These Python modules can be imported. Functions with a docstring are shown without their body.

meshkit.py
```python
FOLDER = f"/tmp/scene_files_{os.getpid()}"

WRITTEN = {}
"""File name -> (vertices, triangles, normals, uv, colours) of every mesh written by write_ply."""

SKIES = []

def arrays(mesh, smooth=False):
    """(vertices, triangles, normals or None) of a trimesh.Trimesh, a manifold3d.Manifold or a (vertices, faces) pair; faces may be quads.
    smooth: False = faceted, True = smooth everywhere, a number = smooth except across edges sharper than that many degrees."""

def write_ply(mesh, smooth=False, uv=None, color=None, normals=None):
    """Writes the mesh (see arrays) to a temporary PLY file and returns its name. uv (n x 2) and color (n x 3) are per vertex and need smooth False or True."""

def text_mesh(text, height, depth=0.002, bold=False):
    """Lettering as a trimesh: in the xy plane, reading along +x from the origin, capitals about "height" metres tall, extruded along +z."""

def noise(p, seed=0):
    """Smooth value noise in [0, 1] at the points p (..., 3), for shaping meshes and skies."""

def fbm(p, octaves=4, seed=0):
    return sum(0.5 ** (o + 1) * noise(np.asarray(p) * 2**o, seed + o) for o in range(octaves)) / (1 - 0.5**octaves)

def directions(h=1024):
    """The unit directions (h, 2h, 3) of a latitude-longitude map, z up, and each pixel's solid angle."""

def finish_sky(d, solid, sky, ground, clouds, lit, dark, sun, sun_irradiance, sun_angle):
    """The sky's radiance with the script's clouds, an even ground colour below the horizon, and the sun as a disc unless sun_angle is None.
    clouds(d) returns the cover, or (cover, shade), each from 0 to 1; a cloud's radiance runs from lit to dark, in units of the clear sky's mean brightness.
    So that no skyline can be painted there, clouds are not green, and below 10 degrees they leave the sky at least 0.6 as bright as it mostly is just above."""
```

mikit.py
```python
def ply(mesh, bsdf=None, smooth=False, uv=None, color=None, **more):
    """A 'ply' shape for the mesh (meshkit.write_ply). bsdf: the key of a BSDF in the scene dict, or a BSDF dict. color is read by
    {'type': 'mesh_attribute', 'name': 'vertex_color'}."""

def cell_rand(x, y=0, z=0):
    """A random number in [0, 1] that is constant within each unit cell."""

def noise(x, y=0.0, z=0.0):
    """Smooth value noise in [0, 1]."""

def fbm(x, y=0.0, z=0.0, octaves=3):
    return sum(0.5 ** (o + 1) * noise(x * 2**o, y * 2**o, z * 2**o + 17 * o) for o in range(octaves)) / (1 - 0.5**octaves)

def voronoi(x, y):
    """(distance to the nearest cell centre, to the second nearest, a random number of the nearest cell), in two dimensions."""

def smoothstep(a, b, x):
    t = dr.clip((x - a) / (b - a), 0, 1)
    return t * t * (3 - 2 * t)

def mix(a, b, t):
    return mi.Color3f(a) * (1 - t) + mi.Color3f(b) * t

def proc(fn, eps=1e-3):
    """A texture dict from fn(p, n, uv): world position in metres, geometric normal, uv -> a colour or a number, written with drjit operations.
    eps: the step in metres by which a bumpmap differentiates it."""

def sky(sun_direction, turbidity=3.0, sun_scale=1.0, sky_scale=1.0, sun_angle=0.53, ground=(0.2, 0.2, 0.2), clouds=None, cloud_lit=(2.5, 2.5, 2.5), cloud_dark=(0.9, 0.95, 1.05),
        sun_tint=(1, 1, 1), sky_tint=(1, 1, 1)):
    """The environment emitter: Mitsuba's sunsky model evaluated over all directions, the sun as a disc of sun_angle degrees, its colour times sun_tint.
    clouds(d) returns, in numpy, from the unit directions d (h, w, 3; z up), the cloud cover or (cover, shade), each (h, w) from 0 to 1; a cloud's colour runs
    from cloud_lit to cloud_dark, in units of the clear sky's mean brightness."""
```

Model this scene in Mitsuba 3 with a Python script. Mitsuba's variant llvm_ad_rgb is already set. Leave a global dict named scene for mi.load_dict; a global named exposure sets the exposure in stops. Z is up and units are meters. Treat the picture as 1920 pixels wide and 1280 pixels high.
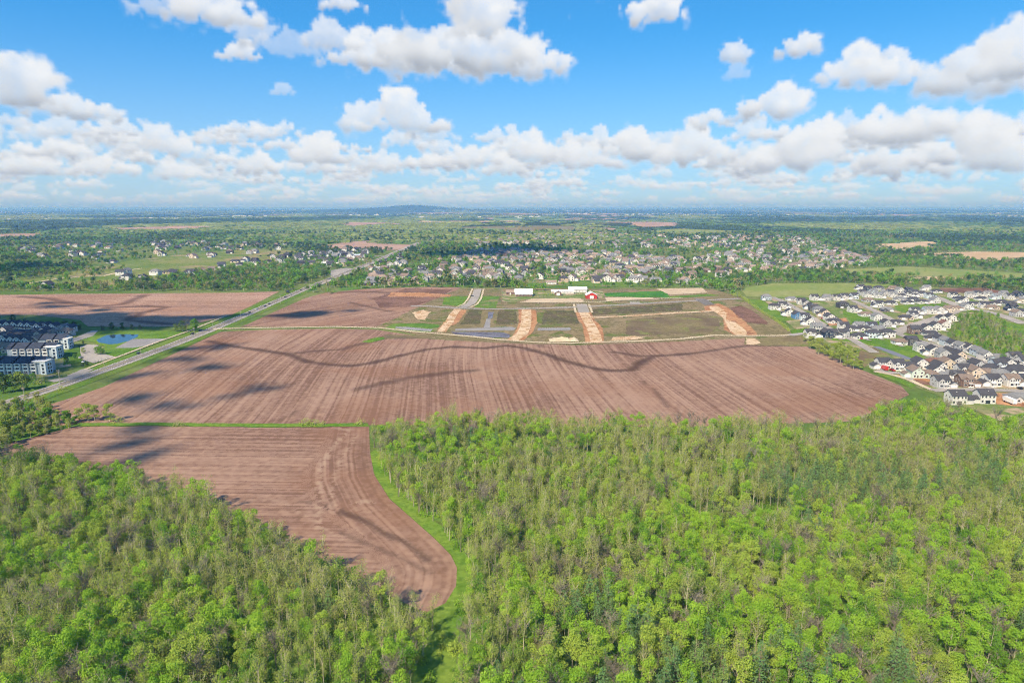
import math, random
import numpy as np, trimesh, shapely
from shapely.geometry import Polygon, LineString, Point
from scipy.spatial import Delaunay, cKDTree
from scipy.ndimage import gaussian_filter
import drjit as dr
import mitsuba as mi
import mikit, meshkit
from mikit import noise, fbm, voronoi, smoothstep, mix, proc, cell_rand

T = mi.ScalarTransform4f
rng = np.random.default_rng(7)
random.seed(7)

# layout in metres: x right, y away from the camera, z up
FIELD_NEAR = [(-267.4,347.4),(-246.4,363.6),(-197.4,366.5),(-136.6,363.6),(-79.8,364.6),(-70.4,321.7),(-62.9,294.2),(-51.4,268.1),(-39.9,250.5),(-28.5,232.9),(-21.6,221.1),(-18.6,212.1),(-18.0,200.5),(-20.5,190.8),(-25.7,185.8),(-35.3,185.8),(-83.7,213.8),(-141.1,255.3),(-208.8,300.7),(-254.1,321.7)]
EDGE_NEAR = [(-82.1,383.4),(-70.4,321.7),(-62.9,294.2),(-51.4,268.1),(-39.9,250.5),(-28.5,232.9),(-21.6,221.1),(-18.6,212.1),(-18.0,200.5),(-20.3,188.5)]
FIELD_MID = [(-293.3,383.4),(-282.8,420.8),(-277.6,449.8),(-280.6,522.8),(-284.1,604.5),(-286.4,658.2),(-241.9,670.1),(-179.7,676.2),(-135.6,670.1),(-96.8,641.2),(-79.2,622.3),(-38.8,609.5),(19.0,597.2),(56.7,592.4),(90.4,597.2),(155.3,609.5),(193.9,625.0),(217.8,625.0),(207.0,597.2),(221.1,590.0),(258.7,590.0),(262.1,546.2),(262.9,496.1),(265.7,451.2),(258.9,429.7),(194.7,373.3),(100.9,363.6),(-17.8,363.6),(-77.7,366.5),(-198.3,368.4),(-248.2,366.5),(-273.1,363.6)]
FIELD_UP = [(-276.0,708.3),(-277.4,798.8),(-277.0,914.9),(-261.0,992.6),(-207.8,1019.2),(-130.5,1040.1),(-76.9,1033.0),(-88.9,904.0),(-111.2,829.6),(-118.0,786.3),(-124.0,729.0),(-134.0,704.9),(-138.6,685.5),(-183.7,691.9),(-247.3,685.5),(-277.2,685.5)]
FIELD_LEFT = [(-795.7,937.5),(-711.6,943.4),(-615.3,955.2),(-498.3,961.3),(-395.0,967.4),(-336.7,986.2),(-322.2,834.2),(-317.7,758.5),(-331.0,708.3),(-344.0,688.7),(-391.4,685.5),(-434.1,688.7),(-467.3,729.0),(-544.9,766.2),(-575.5,758.5),(-623.1,729.0)]
SWALES = [([(-274.2,609.5),(-249.3,590.0),(-213.7,569.5),(-186.1,554.5),(-162.4,526.6),(-140.5,515.4),(-123.1,511.8),(-108.9,522.8),(-92.1,548.3),(-73.3,574.0),(-51.3,585.4),(-25.4,578.5),(-4.7,590.0),(9.3,580.7),(26.7,556.6),(42.3,528.5),(57.1,508.2),(71.7,496.1),(89.9,497.8),(100.5,522.8),(115.8,546.2),(146.2,554.5)],4.0,0.95),([(-186.1,554.5),(-171.5,565.1),(-146.6,574.0),(-133.8,599.6),(-126.2,609.5),(-117.2,641.2)],4,0.7),([(-103.7,442.9),(-88.9,459.9),(-72.6,475.0),(-51.0,487.8),(-28.0,497.8)],4.5,0.75),([(85.4,563.0),(104.8,546.2),(146.2,554.5),(178.6,574.0),(207.0,590.0),(235.2,590.0)],3.5,0.8),([(91.6,464.3),(94.8,442.9),(95.1,419.6),(95.7,399.6)],1.0,0.5),([(24.3,609.5),(25.7,585.4)],3,0.6),([(-133.9,373.3),(-130.1,385.5),(-128.7,396.3)],1.6,0.5),([(-208.4,867.7),(-176.6,829.6),(-151.3,798.8),(-140.4,790.4)],4,0.7),([(-669.8,926.1),(-618.6,904.0),(-564.0,862.8),(-510.1,829.6),(-487.9,848.3),(-508.4,937.5)],7,0.8),([(-491.8,820.6),(-453.7,834.2),(-419.6,825.1),(-427.1,778.2),(-415.4,729.0),(-377.6,711.6),(-353.0,701.6)],6,0.9),([(-244.6,973.6),(-200.0,979.9),(-149.2,949.3),(-184.9,904.0),(-137.4,872.7),(-75.6,872.7)],9,0.6)]
TRACKS = [([(-89.5,359.0),(-91.5,329.4),(-89.5,300.7),(-80.2,265.4),(-73.7,241.4)],2.6,0.8),([(-83.6,350.0),(-83.4,321.7),(-80.9,294.2),(-76.3,270.8),(-71.6,255.3)],2.0,0.6),([(-64.8,262.8),(-62.0,265.4),(-58.1,264.4)],3,0.9),([(-64.7,257.8),(-57.9,256.3)],2.0,0.5),([(-99.4,363.6),(-90.7,358.1)],3,0.6),([(-109.6,268.1),(-95.3,265.4),(-85.5,255.3),(-73.8,243.6),(-62.9,232.9)],1.2,0.5)]
RILL = [([(-79.0,262.8),(-68.4,255.3),(-58.3,248.2),(-48.0,237.1),(-39.0,230.8),(-29.6,217.4)],1.6,0.8),([(-88.6,265.4),(-76.7,262.3)],1.0,0.5),([(-63.9,237.1),(-49.9,226.9),(-36.9,217.4),(-26.7,208.6)],1.2,0.5)]
ROADS = [('highway',[(-335,150),(-324,330),(-316,405),(-310,446),(-305,518),(-301,590),(-300,660),(-302,760),(-305,860),(-309,1025),(-311,1500),(-309,2300),(-305,2700)],9.0,'asphalt'),('highway_bend',[(-307.8,1019.2),(-305.8,1222.9),(-305.8,1510.5),(-312.9,1831.6),(-319.9,2431.0)],17.0,'concrete'),('cross_road',[(-413.3,276.0),(-369.6,265.2),(-342.4,260.6),(-313.8,257.7),(-286.0,251.8),(-260.4,240.3)],7.0,'concrete'),('cross_road_001',[(-241.8,229.2),(-224.1,226.4),(-200.0,225.1),(-184.0,226.4),(-154.7,226.4),(-128.7,229.2),(-119.9,237.4)],7.0,'concrete'),('subdivision_road',[(-124.9,834.2),(-105.1,833.0),(-70.9,817.2),(-22.3,807.4),(41.8,816.1),(79.6,823.9),(143.5,847.1),(220.5,875.3),(238.0,881.3),(302.6,904.0)],8.0,'concrete'),('entrance_road',[(-50.6,1012.4),(-49.8,904.0),(-52.1,853.0),(-59.9,820.6)],11.0,'concrete'),('stub_road',[(87.1,850.6),(83.3,781.2)],13.0,'concrete'),('stub_road_001',[(249.3,904.0),(246.5,842.6)],14.0,'asphalt'),('stub_road_002',[(157.0,871.5),(156.0,847.1)],13.0,'concrete'),('farm_lane',[(-299.1,673.1),(-245.1,679.3),(-182.1,685.5),(-134.7,679.3),(-96.7,658.2),(-40.3,633.0),(-17.3,619.7),(19.3,604.5),(52.6,599.6),(91.8,607.0),(116.5,609.5),(155.3,619.7),(192.8,638.4),(215.8,635.7),(244.1,635.7),(263.9,638.4)],5.0,'limestone'),('farm_lane_001',[(263.9,638.4),(286.4,649.6)],9,'concrete'),('barn_lane',[(10.2,867.7),(78.4,865.3),(113.2,871.5),(150.7,890.7),(229.2,910.8)],5,'limestone'),('graded_track',[(86.6,742.5),(136.1,756.6),(197.4,781.2),(196.3,779.6),(237.0,792.7)],8,'tan_soil'),('dirt_track',[(-64.7,809.6),(-66.6,766.2),(-66.5,707.4),(-69.0,655.3)],9,'tan_soil'),('dirt_track_001',[(17.2,805.2),(15.8,738.0),(13.9,687.1),(9.6,646.1),(0.0,612.7)],11,'tan_soil'),('dirt_track_002',[(83.3,781.2),(82.0,747.2),(81.0,711.6),(80.6,683.1),(79.2,642.6),(76.1,602.1)],11,'tan_soil'),('street',[(352.4,919.4),(350.0,865.3),(341.4,812.8),(331.7,748.3),(322.2,696.1),(316.3,664.1),(313.1,614.6),(303.5,558.7)],8,'concrete'),('street_001',[(372.0,650.5),(395.8,675.4),(423.6,702.2),(469.7,743.4),(501.9,773.6),(539.8,812.8)],12,'concrete'),('street_002',[(591.6,992.6),(578.9,935.4),(556.3,856.0),(546.4,821.1),(554.1,796.7),(551.1,759.0),(534.1,702.2)],12,'concrete'),('street_003',[(444.9,884.2),(426.8,796.7),(410.4,727.9),(401.7,693.0)],8,'concrete'),('street_004',[(372.0,650.5),(369.5,622.3),(374.3,596.4),(375.3,572.5),(371.2,535.3),(373.4,517.6),(380.4,505.8),(388.4,496.1)],8,'concrete'),('street_005',[(268.8,492.9),(277.1,489.2),(292.5,485.2),(301.0,463.4),(323.8,466.2),(358.4,463.4)],7,'concrete'),('access_path',[(268.8,492.9),(276.2,482.2),(280.4,469.0),(280.0,453.8),(280.2,439.5)],4,'limestone'),('street_006',[(279.6,439.5),(297.0,440.8),(314.2,441.5),(339.0,437.0),(349.9,435.8)],8,'concrete'),('bike_path',[(-321.0,479.7),(-320.8,499.5),(-320.7,540.2),(-320.3,609.5),(-317.7,667.1),(-320.9,766.2)],2.5,'limestone'),('apartment_drive',[(-322.5,462.8),(-315.3,475.0),(-318.8,499.5)],9,'concrete'),('hill_road',[(-775.0,1081.7),(-770.8,1158.5),(-750.0,1193.8),(-722.2,1208.4),(-738.8,1304.6),(-735.7,1358.5)],7,'limestone'),('suburb_street',[(-392.6,1482.9),(-380.2,1505.5),(-351.7,1728.5),(-319.9,1693.2)],9,'concrete'),('suburb_street_001',[(250.6,1871.6),(233.7,1681.7),(222.9,1574.9),(202.5,1480.7)],8,'concrete'),('suburb_street_002',[(-103.0,1248.4),(-83.2,1272.6),(-40.5,1297.7),(35.0,1280.8)],8,'concrete')]
PATCH = [('building_site',[(-139.2,688.7),(-129.8,729.0),(-113.0,843.5),(-87.9,973.6),(-71.9,1019.2),(4.0,1019.2),(151.9,1019.2),(297.8,1012.4),(309.4,926.1),(287.4,774.1),(276.5,670.1),(271.8,609.5),(259.1,585.4),(220.2,587.7),(207.8,599.6),(217.8,625.0),(155.3,609.5),(90.4,597.2),(19.0,594.8),(-38.8,609.5),(-79.5,625.0),(-97.6,646.8)],'weeds',1),('brown_soil',[(-159.6,1017.5),(-88.8,1005.8),(-97.1,914.9),(-121.0,829.6),(-159.7,818.3),(-184.9,904.0)],'dark_soil',2),('scraped_soil',[(-172.0,973.6),(-129.1,967.4),(-83.4,943.4),(-85.0,920.5),(-170.6,923.3)],'orange_soil',3),('grass_plot',[(-91.8,928.2),(-58.4,928.2),(-57.5,867.3),(-63.4,832.5),(-87.5,847.1)],'lawn',2),('grass_plot_001',[(-43.4,1005.8),(-15.8,1005.8),(-14.8,943.4),(-43.7,946.3)],'weeds_green',2),('grass_plot_002',[(-43.8,928.9),(-17.3,928.9),(-19.4,818.3),(-46.3,823.9)],'lawn_dull',2),('grass_plot_003',[(-121.7,706.0),(-92.5,706.0),(-75.5,699.2),(-73.4,663.5),(-83.3,654.4),(-117.3,666.6),(-129.5,679.3)],'lawn_dull',2),('scraped_soil_001',[(-114.5,778.7),(-105.8,800.2),(-95.0,787.1),(-94.0,727.5),(-103.5,734.9)],'tan_soil',2),('gravel_bed',[(-118.3,685.8),(-109.2,685.8),(-78.7,671.3),(-80.0,658.9),(-110.3,671.3),(-118.3,679.3)],'gravel',3),('gravel_bed_001',[(-56.9,674.6),(0.0,685.5),(3.8,677.7),(2.0,665.6),(-55.9,662.6)],'gravel',3),('gravel_bed_002',[(-27.7,738.0),(-23.4,738.0),(-22.2,677.7),(-28.8,674.6)],'gravel',3),('gravel_bed_003',[(25.8,677.7),(58.7,680.8),(59.3,671.6),(56.8,665.6),(25.3,664.8)],'gravel',3),('muddy_water',[(-60.0,656.8),(-10.4,655.3),(-1.3,642.6),(-2.5,625.6),(-27.5,628.9),(-56.5,646.1)],'mud',3),('scraped_soil_002',[(-67.9,809.6),(-53.0,802.0),(-57.8,703.3),(-62.0,695.1),(-69.3,671.6),(-74.6,671.6),(-70.7,729.0)],'orange_soil',2),('scraped_soil_003',[(7.9,805.2),(28.4,800.9),(26.6,707.4),(19.4,649.6),(9.8,612.7),(-2.4,614.6),(2.6,649.6),(7.0,703.3)],'orange_soil',2),('scraped_soil_004',[(73.7,786.3),(91.6,786.3),(89.4,729.0),(91.6,679.3),(82.5,600.2),(66.1,603.3),(73.0,695.1),(70.1,738.0)],'orange_soil',2),('scraped_soil_005',[(235.4,829.6),(261.8,860.6),(262.4,829.6),(256.7,773.6),(247.3,711.6),(240.2,664.1),(232.8,634.8),(212.8,637.4),(211.3,669.7),(231.0,737.9),(238.2,788.8),(227.5,796.7)],'orange_soil',2),('tan_soil',[(242.8,833.9),(253.9,833.9),(246.4,773.6),(231.1,731.2),(236.7,711.6),(231.3,664.1),(220.6,632.3),(212.8,637.4),(217.0,675.4),(234.1,751.8),(235.8,796.7)],'tan_soil',3),('tan_soil_001',[(218.1,624.8),(225.6,622.3),(223.5,601.0),(212.3,591.9),(207.8,594.2)],'tan_soil',3),('tan_soil_002',[(95.0,628.9),(116.0,634.3),(125.1,628.9),(113.0,617.2),(90.1,612.0)],'tan_soil',3),('dark_plot',[(264.7,821.1),(283.7,838.2),(283.0,796.7),(270.5,711.6),(264.9,699.1),(249.4,711.6),(254.3,766.2)],'dark_soil',2),('dark_plot_001',[(122.6,724.6),(140.1,737.9),(200.2,759.0),(230.6,755.4),(212.5,687.1),(192.6,653.1),(121.6,637.4),(109.1,642.5)],'dry_weeds',2),('dark_plot_002',[(-50.6,802.0),(-34.8,802.0),(-33.4,703.3),(-54.0,699.2)],'dark_weeds',2),('dark_plot_003',[(-15.7,796.7),(4.7,794.6),(5.6,703.3),(-16.7,701.6)],'dark_weeds',2),('dark_plot_004',[(39.3,796.7),(73.9,796.7),(71.0,703.3),(30.6,703.3)],'dark_weeds',2),('dark_plot_005',[(95.5,807.4),(140.6,829.6),(216.5,859.1),(201.2,796.7),(90.3,761.4)],'dark_weeds',2),('dark_pit',[(-27.2,786.3),(-21.0,786.3),(-21.8,736.2),(-26.9,736.2)],'mud',3),('crop_strip',[(130.6,964.3),(220.5,976.7),(214.0,914.9),(128.1,924.7)],'crop',2),('crop_strip_001',[(158.4,951.8),(184.8,980.6),(217.8,986.6),(215.3,924.7),(172.5,914.2),(156.7,924.7)],'crop',2),('crop_strip_002',[(190.9,899.0),(215.3,924.7),(277.6,951.8),(286.7,935.4),(241.3,919.4)],'lawn',3),('bare_plot',[(214.9,1014.9),(286.8,1026.5),(279.0,966.6),(219.8,944.1)],'beige_soil',3),('bare_plot_001',[(126.3,917.7),(188.9,914.9),(190.6,897.3),(123.0,880.4)],'beige_soil',3),('gravel_lot',[(26.7,904.0),(90.9,906.7),(94.3,888.1),(90.9,871.5),(12.0,867.7)],'beige_soil',3),('farm_yard',[(-15.3,976.7),(31.4,1000.8),(132.4,992.6),(122.7,904.0),(94.2,904.0),(26.7,906.7),(0.0,867.7),(-12.1,875.3)],'yard',2),('meadow',[(342.1,1019.2),(419.1,1092.1),(543.1,1092.1),(603.1,1069.2),(492.3,979.9),(433.6,943.4),(352.5,914.9),(320.3,926.1)],'meadow',2),('swale_grass',[(-136.4,606.4),(-131.8,619.1),(-125.1,628.9),(-117.8,630.3),(-118.2,619.1),(-128.3,602.1)],'lawn',3),('weedy_margin',[(-121.3,642.6),(-80.9,635.7),(-74.3,622.3),(-118.6,621.0)],'dry_weeds',3),('weedy_margin_001',[(232.9,627.3),(266.7,629.8),(260.8,585.3),(217.8,587.5)],'dry_weeds',3),('field_lane',[(-81.3,369.4),(-138.2,368.4),(-199.3,370.3),(-244.0,369.4),(-263.3,358.1),(-276.7,337.4),(-270.6,329.4),(-256.9,340.7),(-243.4,363.6),(-196.4,364.6),(-135.9,361.8),(-79.3,363.6)],'lawn',4),('verge',[(-352,150),(-341,330),(-333,405),(-326,446),(-320,518),(-316,590),(-315,660),(-319,860),(-324,1025),(-292,1025),(-289,860),(-285,660),(-286,590),(-289,518),(-293,446),(-298,405),(-305,330),(-315,150)],'verge',2),('edge_verge',[(-70.4,321.7),(-62.9,294.2),(-51.4,268.1),(-39.9,250.5),(-28.5,232.9),(-21.6,221.1),(-18.6,212.1),(-18.0,200.5),(-20.5,190.8),(-25.7,185.8),(-25.6,172.9),(-25.8,153.3),(-23.0,134.0),(-13.3,134.0),(-14.9,153.3),(-15.1,177.8),(-12.5,194.3),(-12.2,210.3),(-17.5,224.9),(-25.2,239.2),(-36.7,257.8),(-49.9,279.1),(-60.8,304.0),(-67.6,329.4)],'lawn_bright',5),('subdivision_yard',[(334.2,904.0),(458.6,973.6),(587.1,1040.1),(675.9,1026.1),(732.4,904.0),(706.4,664.1),(397.8,363.6),(279.0,363.6),(276.4,427.1),(270.5,487.8),(271.8,609.5),(294.2,729.0)],'yard',1),('lawn',[(316.3,664.1),(353.8,617.5),(350.1,585.3),(342.7,552.4),(330.7,533.5),(320.3,533.5),(317.9,552.4),(316.8,585.3),(313.6,603.3),(292.6,612.7)],'lawn',2),('lawn_001',[(473.2,838.2),(528.5,856.0),(541.6,842.6),(495.2,796.7),(492.9,812.8),(453.8,773.6),(455.1,796.7)],'lawn',2),('lawn_002',[(390.2,796.7),(396.5,773.6),(391.9,737.9),(397.9,724.6),(382.3,699.1),(358.3,705.3),(370.0,751.8)],'lawn',2),('lawn_003',[(525.8,724.6),(528.4,711.6),(527.1,687.1),(490.2,637.4),(489.3,664.1)],'lawn',2),('lawn_004',[(311.0,899.0),(329.3,889.1),(318.0,833.9),(305.4,751.9),(298.9,724.6),(284.6,718.1),(293.6,796.7)],'lawn',2),('lawn_005',[(273.8,664.1),(298.8,681.2),(295.5,664.1),(284.7,647.8),(269.2,645.2)],'lawn',2),('weedy_margin_002',[(308.5,589.7),(315.5,581.0),(310.4,544.7),(289.9,533.5),(268.6,505.8),(272.7,526.3)],'dry_weeds',2),('drainage_pond',[(315.1,585.3),(321.2,585.3),(322.8,564.3),(322.4,542.8),(323.2,531.7),(315.5,533.5),(314.6,552.4),(315.3,572.5)],'slate_water',3),('orange_bank',[(339.8,724.6),(368.9,744.8),(355.1,711.6),(335.8,693.0),(325.5,693.0)],'orange_soil',2),('orange_bank_001',[(279.2,482.2),(289.9,480.7),(299.5,469.0),(296.8,463.4),(285.3,460.6),(279.2,471.9)],'orange_soil',3),('orange_bank_002',[(314.4,432.1),(342.4,434.5),(318.3,398.2),(300.0,406.7)],'orange_soil',3),('ditch_soil',[(282.2,474.8),(291.8,455.1),(289.2,449.8),(282.1,455.1)],'dark_soil',4),('edge_grass',[(267.4,496.1),(273.2,492.9),(276.1,469.0),(277.8,452.5),(269.2,444.6),(267.8,471.9)],'lawn',3),('brown_bank',[(643.7,1026.1),(716.1,1026.1),(710.9,973.6),(663.7,949.3),(619.2,973.6)],'dark_soil',2),('lawn_006',[(-377.7,563.0),(-378.1,585.4),(-338.2,522.8),(-346.9,513.6)],'lawn_painted_shade',2),('lawn_007',[(-406.0,622.3),(-406.8,656.8),(-378.4,671.6),(-318.1,656.8),(-320.6,622.3),(-319.2,563.0),(-326.7,537.2),(-357.1,585.4),(-377.2,603.3)],'lawn',2),('gravel_bed_004',[(-351.0,619.1),(-320.6,622.3),(-319.3,591.2),(-328.3,579.6),(-343.8,578.5)],'gravel',3),('pond',[(-382.1,615.9),(-386.1,639.1),(-376.1,644.0),(-357.5,642.6),(-351.4,628.9),(-349.4,609.5),(-352.2,597.2),(-357.6,594.2),(-372.4,603.3)],'water',3),('parking_lot',[(-378.1,585.4),(-376.5,594.2),(-365.3,591.2),(-350.7,563.0),(-322.0,542.2),(-327.4,520.5),(-343.0,532.3),(-364.2,563.0)],'concrete',3),('parking_lot_001',[(-406.4,619.1),(-415.1,664.1),(-409.2,664.1),(-396.7,635.7),(-396.0,606.4)],'concrete',3),('apartment_yard',[(-556.4,695.1),(-451.8,695.1),(-398.0,609.5),(-359.0,532.3),(-332.1,504.7),(-331.8,479.7),(-331.0,464.3),(-366.5,449.8)],'yard',1),('roadside_grass',[(-366.5,449.8),(-331.0,464.3),(-320.4,462.4),(-316.3,453.4),(-319.2,421.7),(-329.8,402.4)],'lawn_painted_shade',2),('distant_field',[(-604.3,2136.2),(-571.6,2391.6),(-502.8,2511.5),(-446.3,2282.5),(-323.0,2231.5),(-304.3,1967.7),(-396.8,1929.6),(-534.6,2027.7)],'pale_field',2),('distant_field_001',[(1003.2,1769.1),(1266.7,1875.8),(1450.6,1831.6),(1223.0,1540.6),(1043.2,1540.6),(1070.2,1638.4)],'tan_field',2),('distant_field_002',[(1188.1,2255.7),(1509.7,2469.4),(1322.2,2132.5),(1088.8,1922.1),(1110.4,2075.8)],'tan_field',2),('distant_field_003',[(656.5,1149.6),(764.4,1222.9),(787.6,1185.1),(744.5,1132.6),(637.4,1100.0)],'tan_field',2),('distant_field_004',[(-2268.2,2877.3),(-2210.9,3044.7),(-2086.4,3104.9),(-1931.1,2775.6),(-1956.9,2635.6),(-2045.1,2592.0)],'pale_field',2),('hill_meadow',[(-794.6,992.6),(-945.1,1185.1),(-809.4,1149.6),(-839.5,1328.5),(-863.3,1540.6),(-856.1,1749.2),(-790.5,1922.1),(-672.7,1970.8),(-512.0,1831.6),(-533.7,1426.9),(-572.1,1263.1),(-602.8,1116.0),(-599.8,992.6)],'meadow_dark',1),('suburb_lawn',[(-256.7,961.3),(-305.8,1401.0),(-298.3,1922.1),(-95.3,2048.5),(208.8,1922.1),(385.5,1710.7),(360.4,1401.0),(252.8,1040.1),(32.6,1040.1),(-212.0,1040.1)],'lawn_dull',1),('suburb_lawn_001',[(316.7,1401.0),(388.1,1510.5),(382.2,1401.0),(300.7,1284.2)],'lawn',2),('distant_field_005',[(-989.6,3916.0),(-1166.9,4916.6),(-875.3,4857.6),(-677.4,4336.5),(-864.7,3993.5)],'pale_field',2),('distant_field_006',[(-720.5,4799.9),(-805.4,5838.3),(-570.3,5596.3),(-460.6,4799.9)],'tan_field',2),('distant_field_007',[(-603.2,6102.0),(-173.6,5838.3),(-121.1,5102.6),(-460.6,4799.9)],'pale_field',2),('distant_field_008',[(591.4,5445.8),(809.6,5596.3),(1293.7,5303.1),(956.8,3916.0),(699.0,3734.7),(781.5,4799.9)],'pale_field',2),('distant_field_009',[(-698.9,5674.7),(0.0,6358.5),(203.8,5294.8),(-382.2,4962.4)],'tan_field',2),('distant_field_010',[(-2168.1,3602.6),(-1975.7,4067.5),(-1589.9,3965.2),(-1754.8,3444.9)],'pale_field',2),('distant_field_011',[(549.1,3232.6),(861.7,3602.6),(1121.1,3300.4),(784.6,2986.8)],'meadow',2),('green_plot',[(-277.5,1317.2),(-224.4,1440.2),(-174.0,1510.5),(-164.6,1426.9),(-212.7,1363.8),(-256.4,1263.1)],'meadow',2),('green_plot_001',[(632.2,1328.5),(808.1,1401.0),(963.0,1232.7),(861.3,1100.0),(778.3,1185.1),(611.5,1222.9)],'meadow',2),('car_park',[(-348.9,1315.1),(-333.1,1369.9),(-308.9,1351.1),(-305.6,1217.4),(-319.6,1202.5)],'concrete',2),('car_park_001',[(-421.2,1670.4),(-368.6,1790.8),(-341.7,1698.9),(-370.2,1540.6)],'concrete',2)]
WOOD_L = [(-362.9,302.8),(-263.4,302.8),(-221.2,299.2),(-201.8,295.7),(-185.2,284.3),(-164.3,280.5),(-138.0,264.4),(-124.6,258.9),(-104.7,241.1),(-87.8,227.6),(-73.8,219.3),(-58.8,204.3),(-42.4,191.0),(-29.6,182.1),(-22.5,176.5),(-22.4,161.5),(-24.8,148.6),(-22.0,121.7),(-185.8,108.9)]
WOOD_R = [(-68.8,332.0),(-50.4,343.6),(-31.8,356.0),(-8.7,356.0),(40.2,353.0),(124.7,348.3),(167.5,342.7),(190.9,350.2),(207.7,371.3),(227.8,385.6),(257.1,392.6),(256.4,376.7),(249.1,352.1),(283.4,348.3),(415.2,330.3),(213.8,108.9),(-13.0,108.9),(-14.2,146.7),(-14.0,171.3),(-13.8,191.0),(-19.6,211.5),(-28.6,227.6),(-41.0,245.9),(-53.1,267.2),(-61.3,292.2)]
CLUMP_R = [(478.9,721.5),(512.9,750.2),(533.3,742.8),(505.1,694.9),(480.9,647.0),(458.1,595.4),(407.8,527.6),(387.2,516.5),(384.6,535.2),(386.0,555.3),(390.4,581.4),(398.5,605.1),(418.2,636.0)]
WOOD_GLADE = [(10.7,326.1,16),(0.0,322.2,10),(96.3,244.5,22),(75.8,244.5,14),(114.8,239.9,15),(-86.9,208.4,8),(-20.7,170.0,8),(129.8,290.6,9)]
PINES = [(117.0,272.8,20),(130.0,271.5,24),(142.9,270.3,22),(157.6,272.8,16),(108.6,229.9,7),(182.6,262.7,14),(193.7,259.9,12),(208.1,284.2,10),(160.7,301.6,8),(-18.4,321.2,11),(25.2,172.7,11),(29.7,155.6,13),(33.9,143.2,14),(49.0,143.2,11),(23.9,143.2,10),(88.5,149.2,10),(70.8,141.3,10),(64.3,157.9,6),(52.0,162.5,5),(7.3,137.6,6)]
LEAFY_Z = [(90.5,152.7,75),(47.6,161.7,40),(126.2,164.1,50),(81.2,182.8,25),(18.9,154.9,22),(-15.7,321.2,26),(-28.2,313.1,20),(249.5,340.4,30),(216.2,349.8,25),(259.2,327.3,30),(-178.1,276.7,30),(-26.3,150.0,12),(-96.2,155.6,25),(-151.1,213.4,18),(143.0,289.6,10)]
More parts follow.
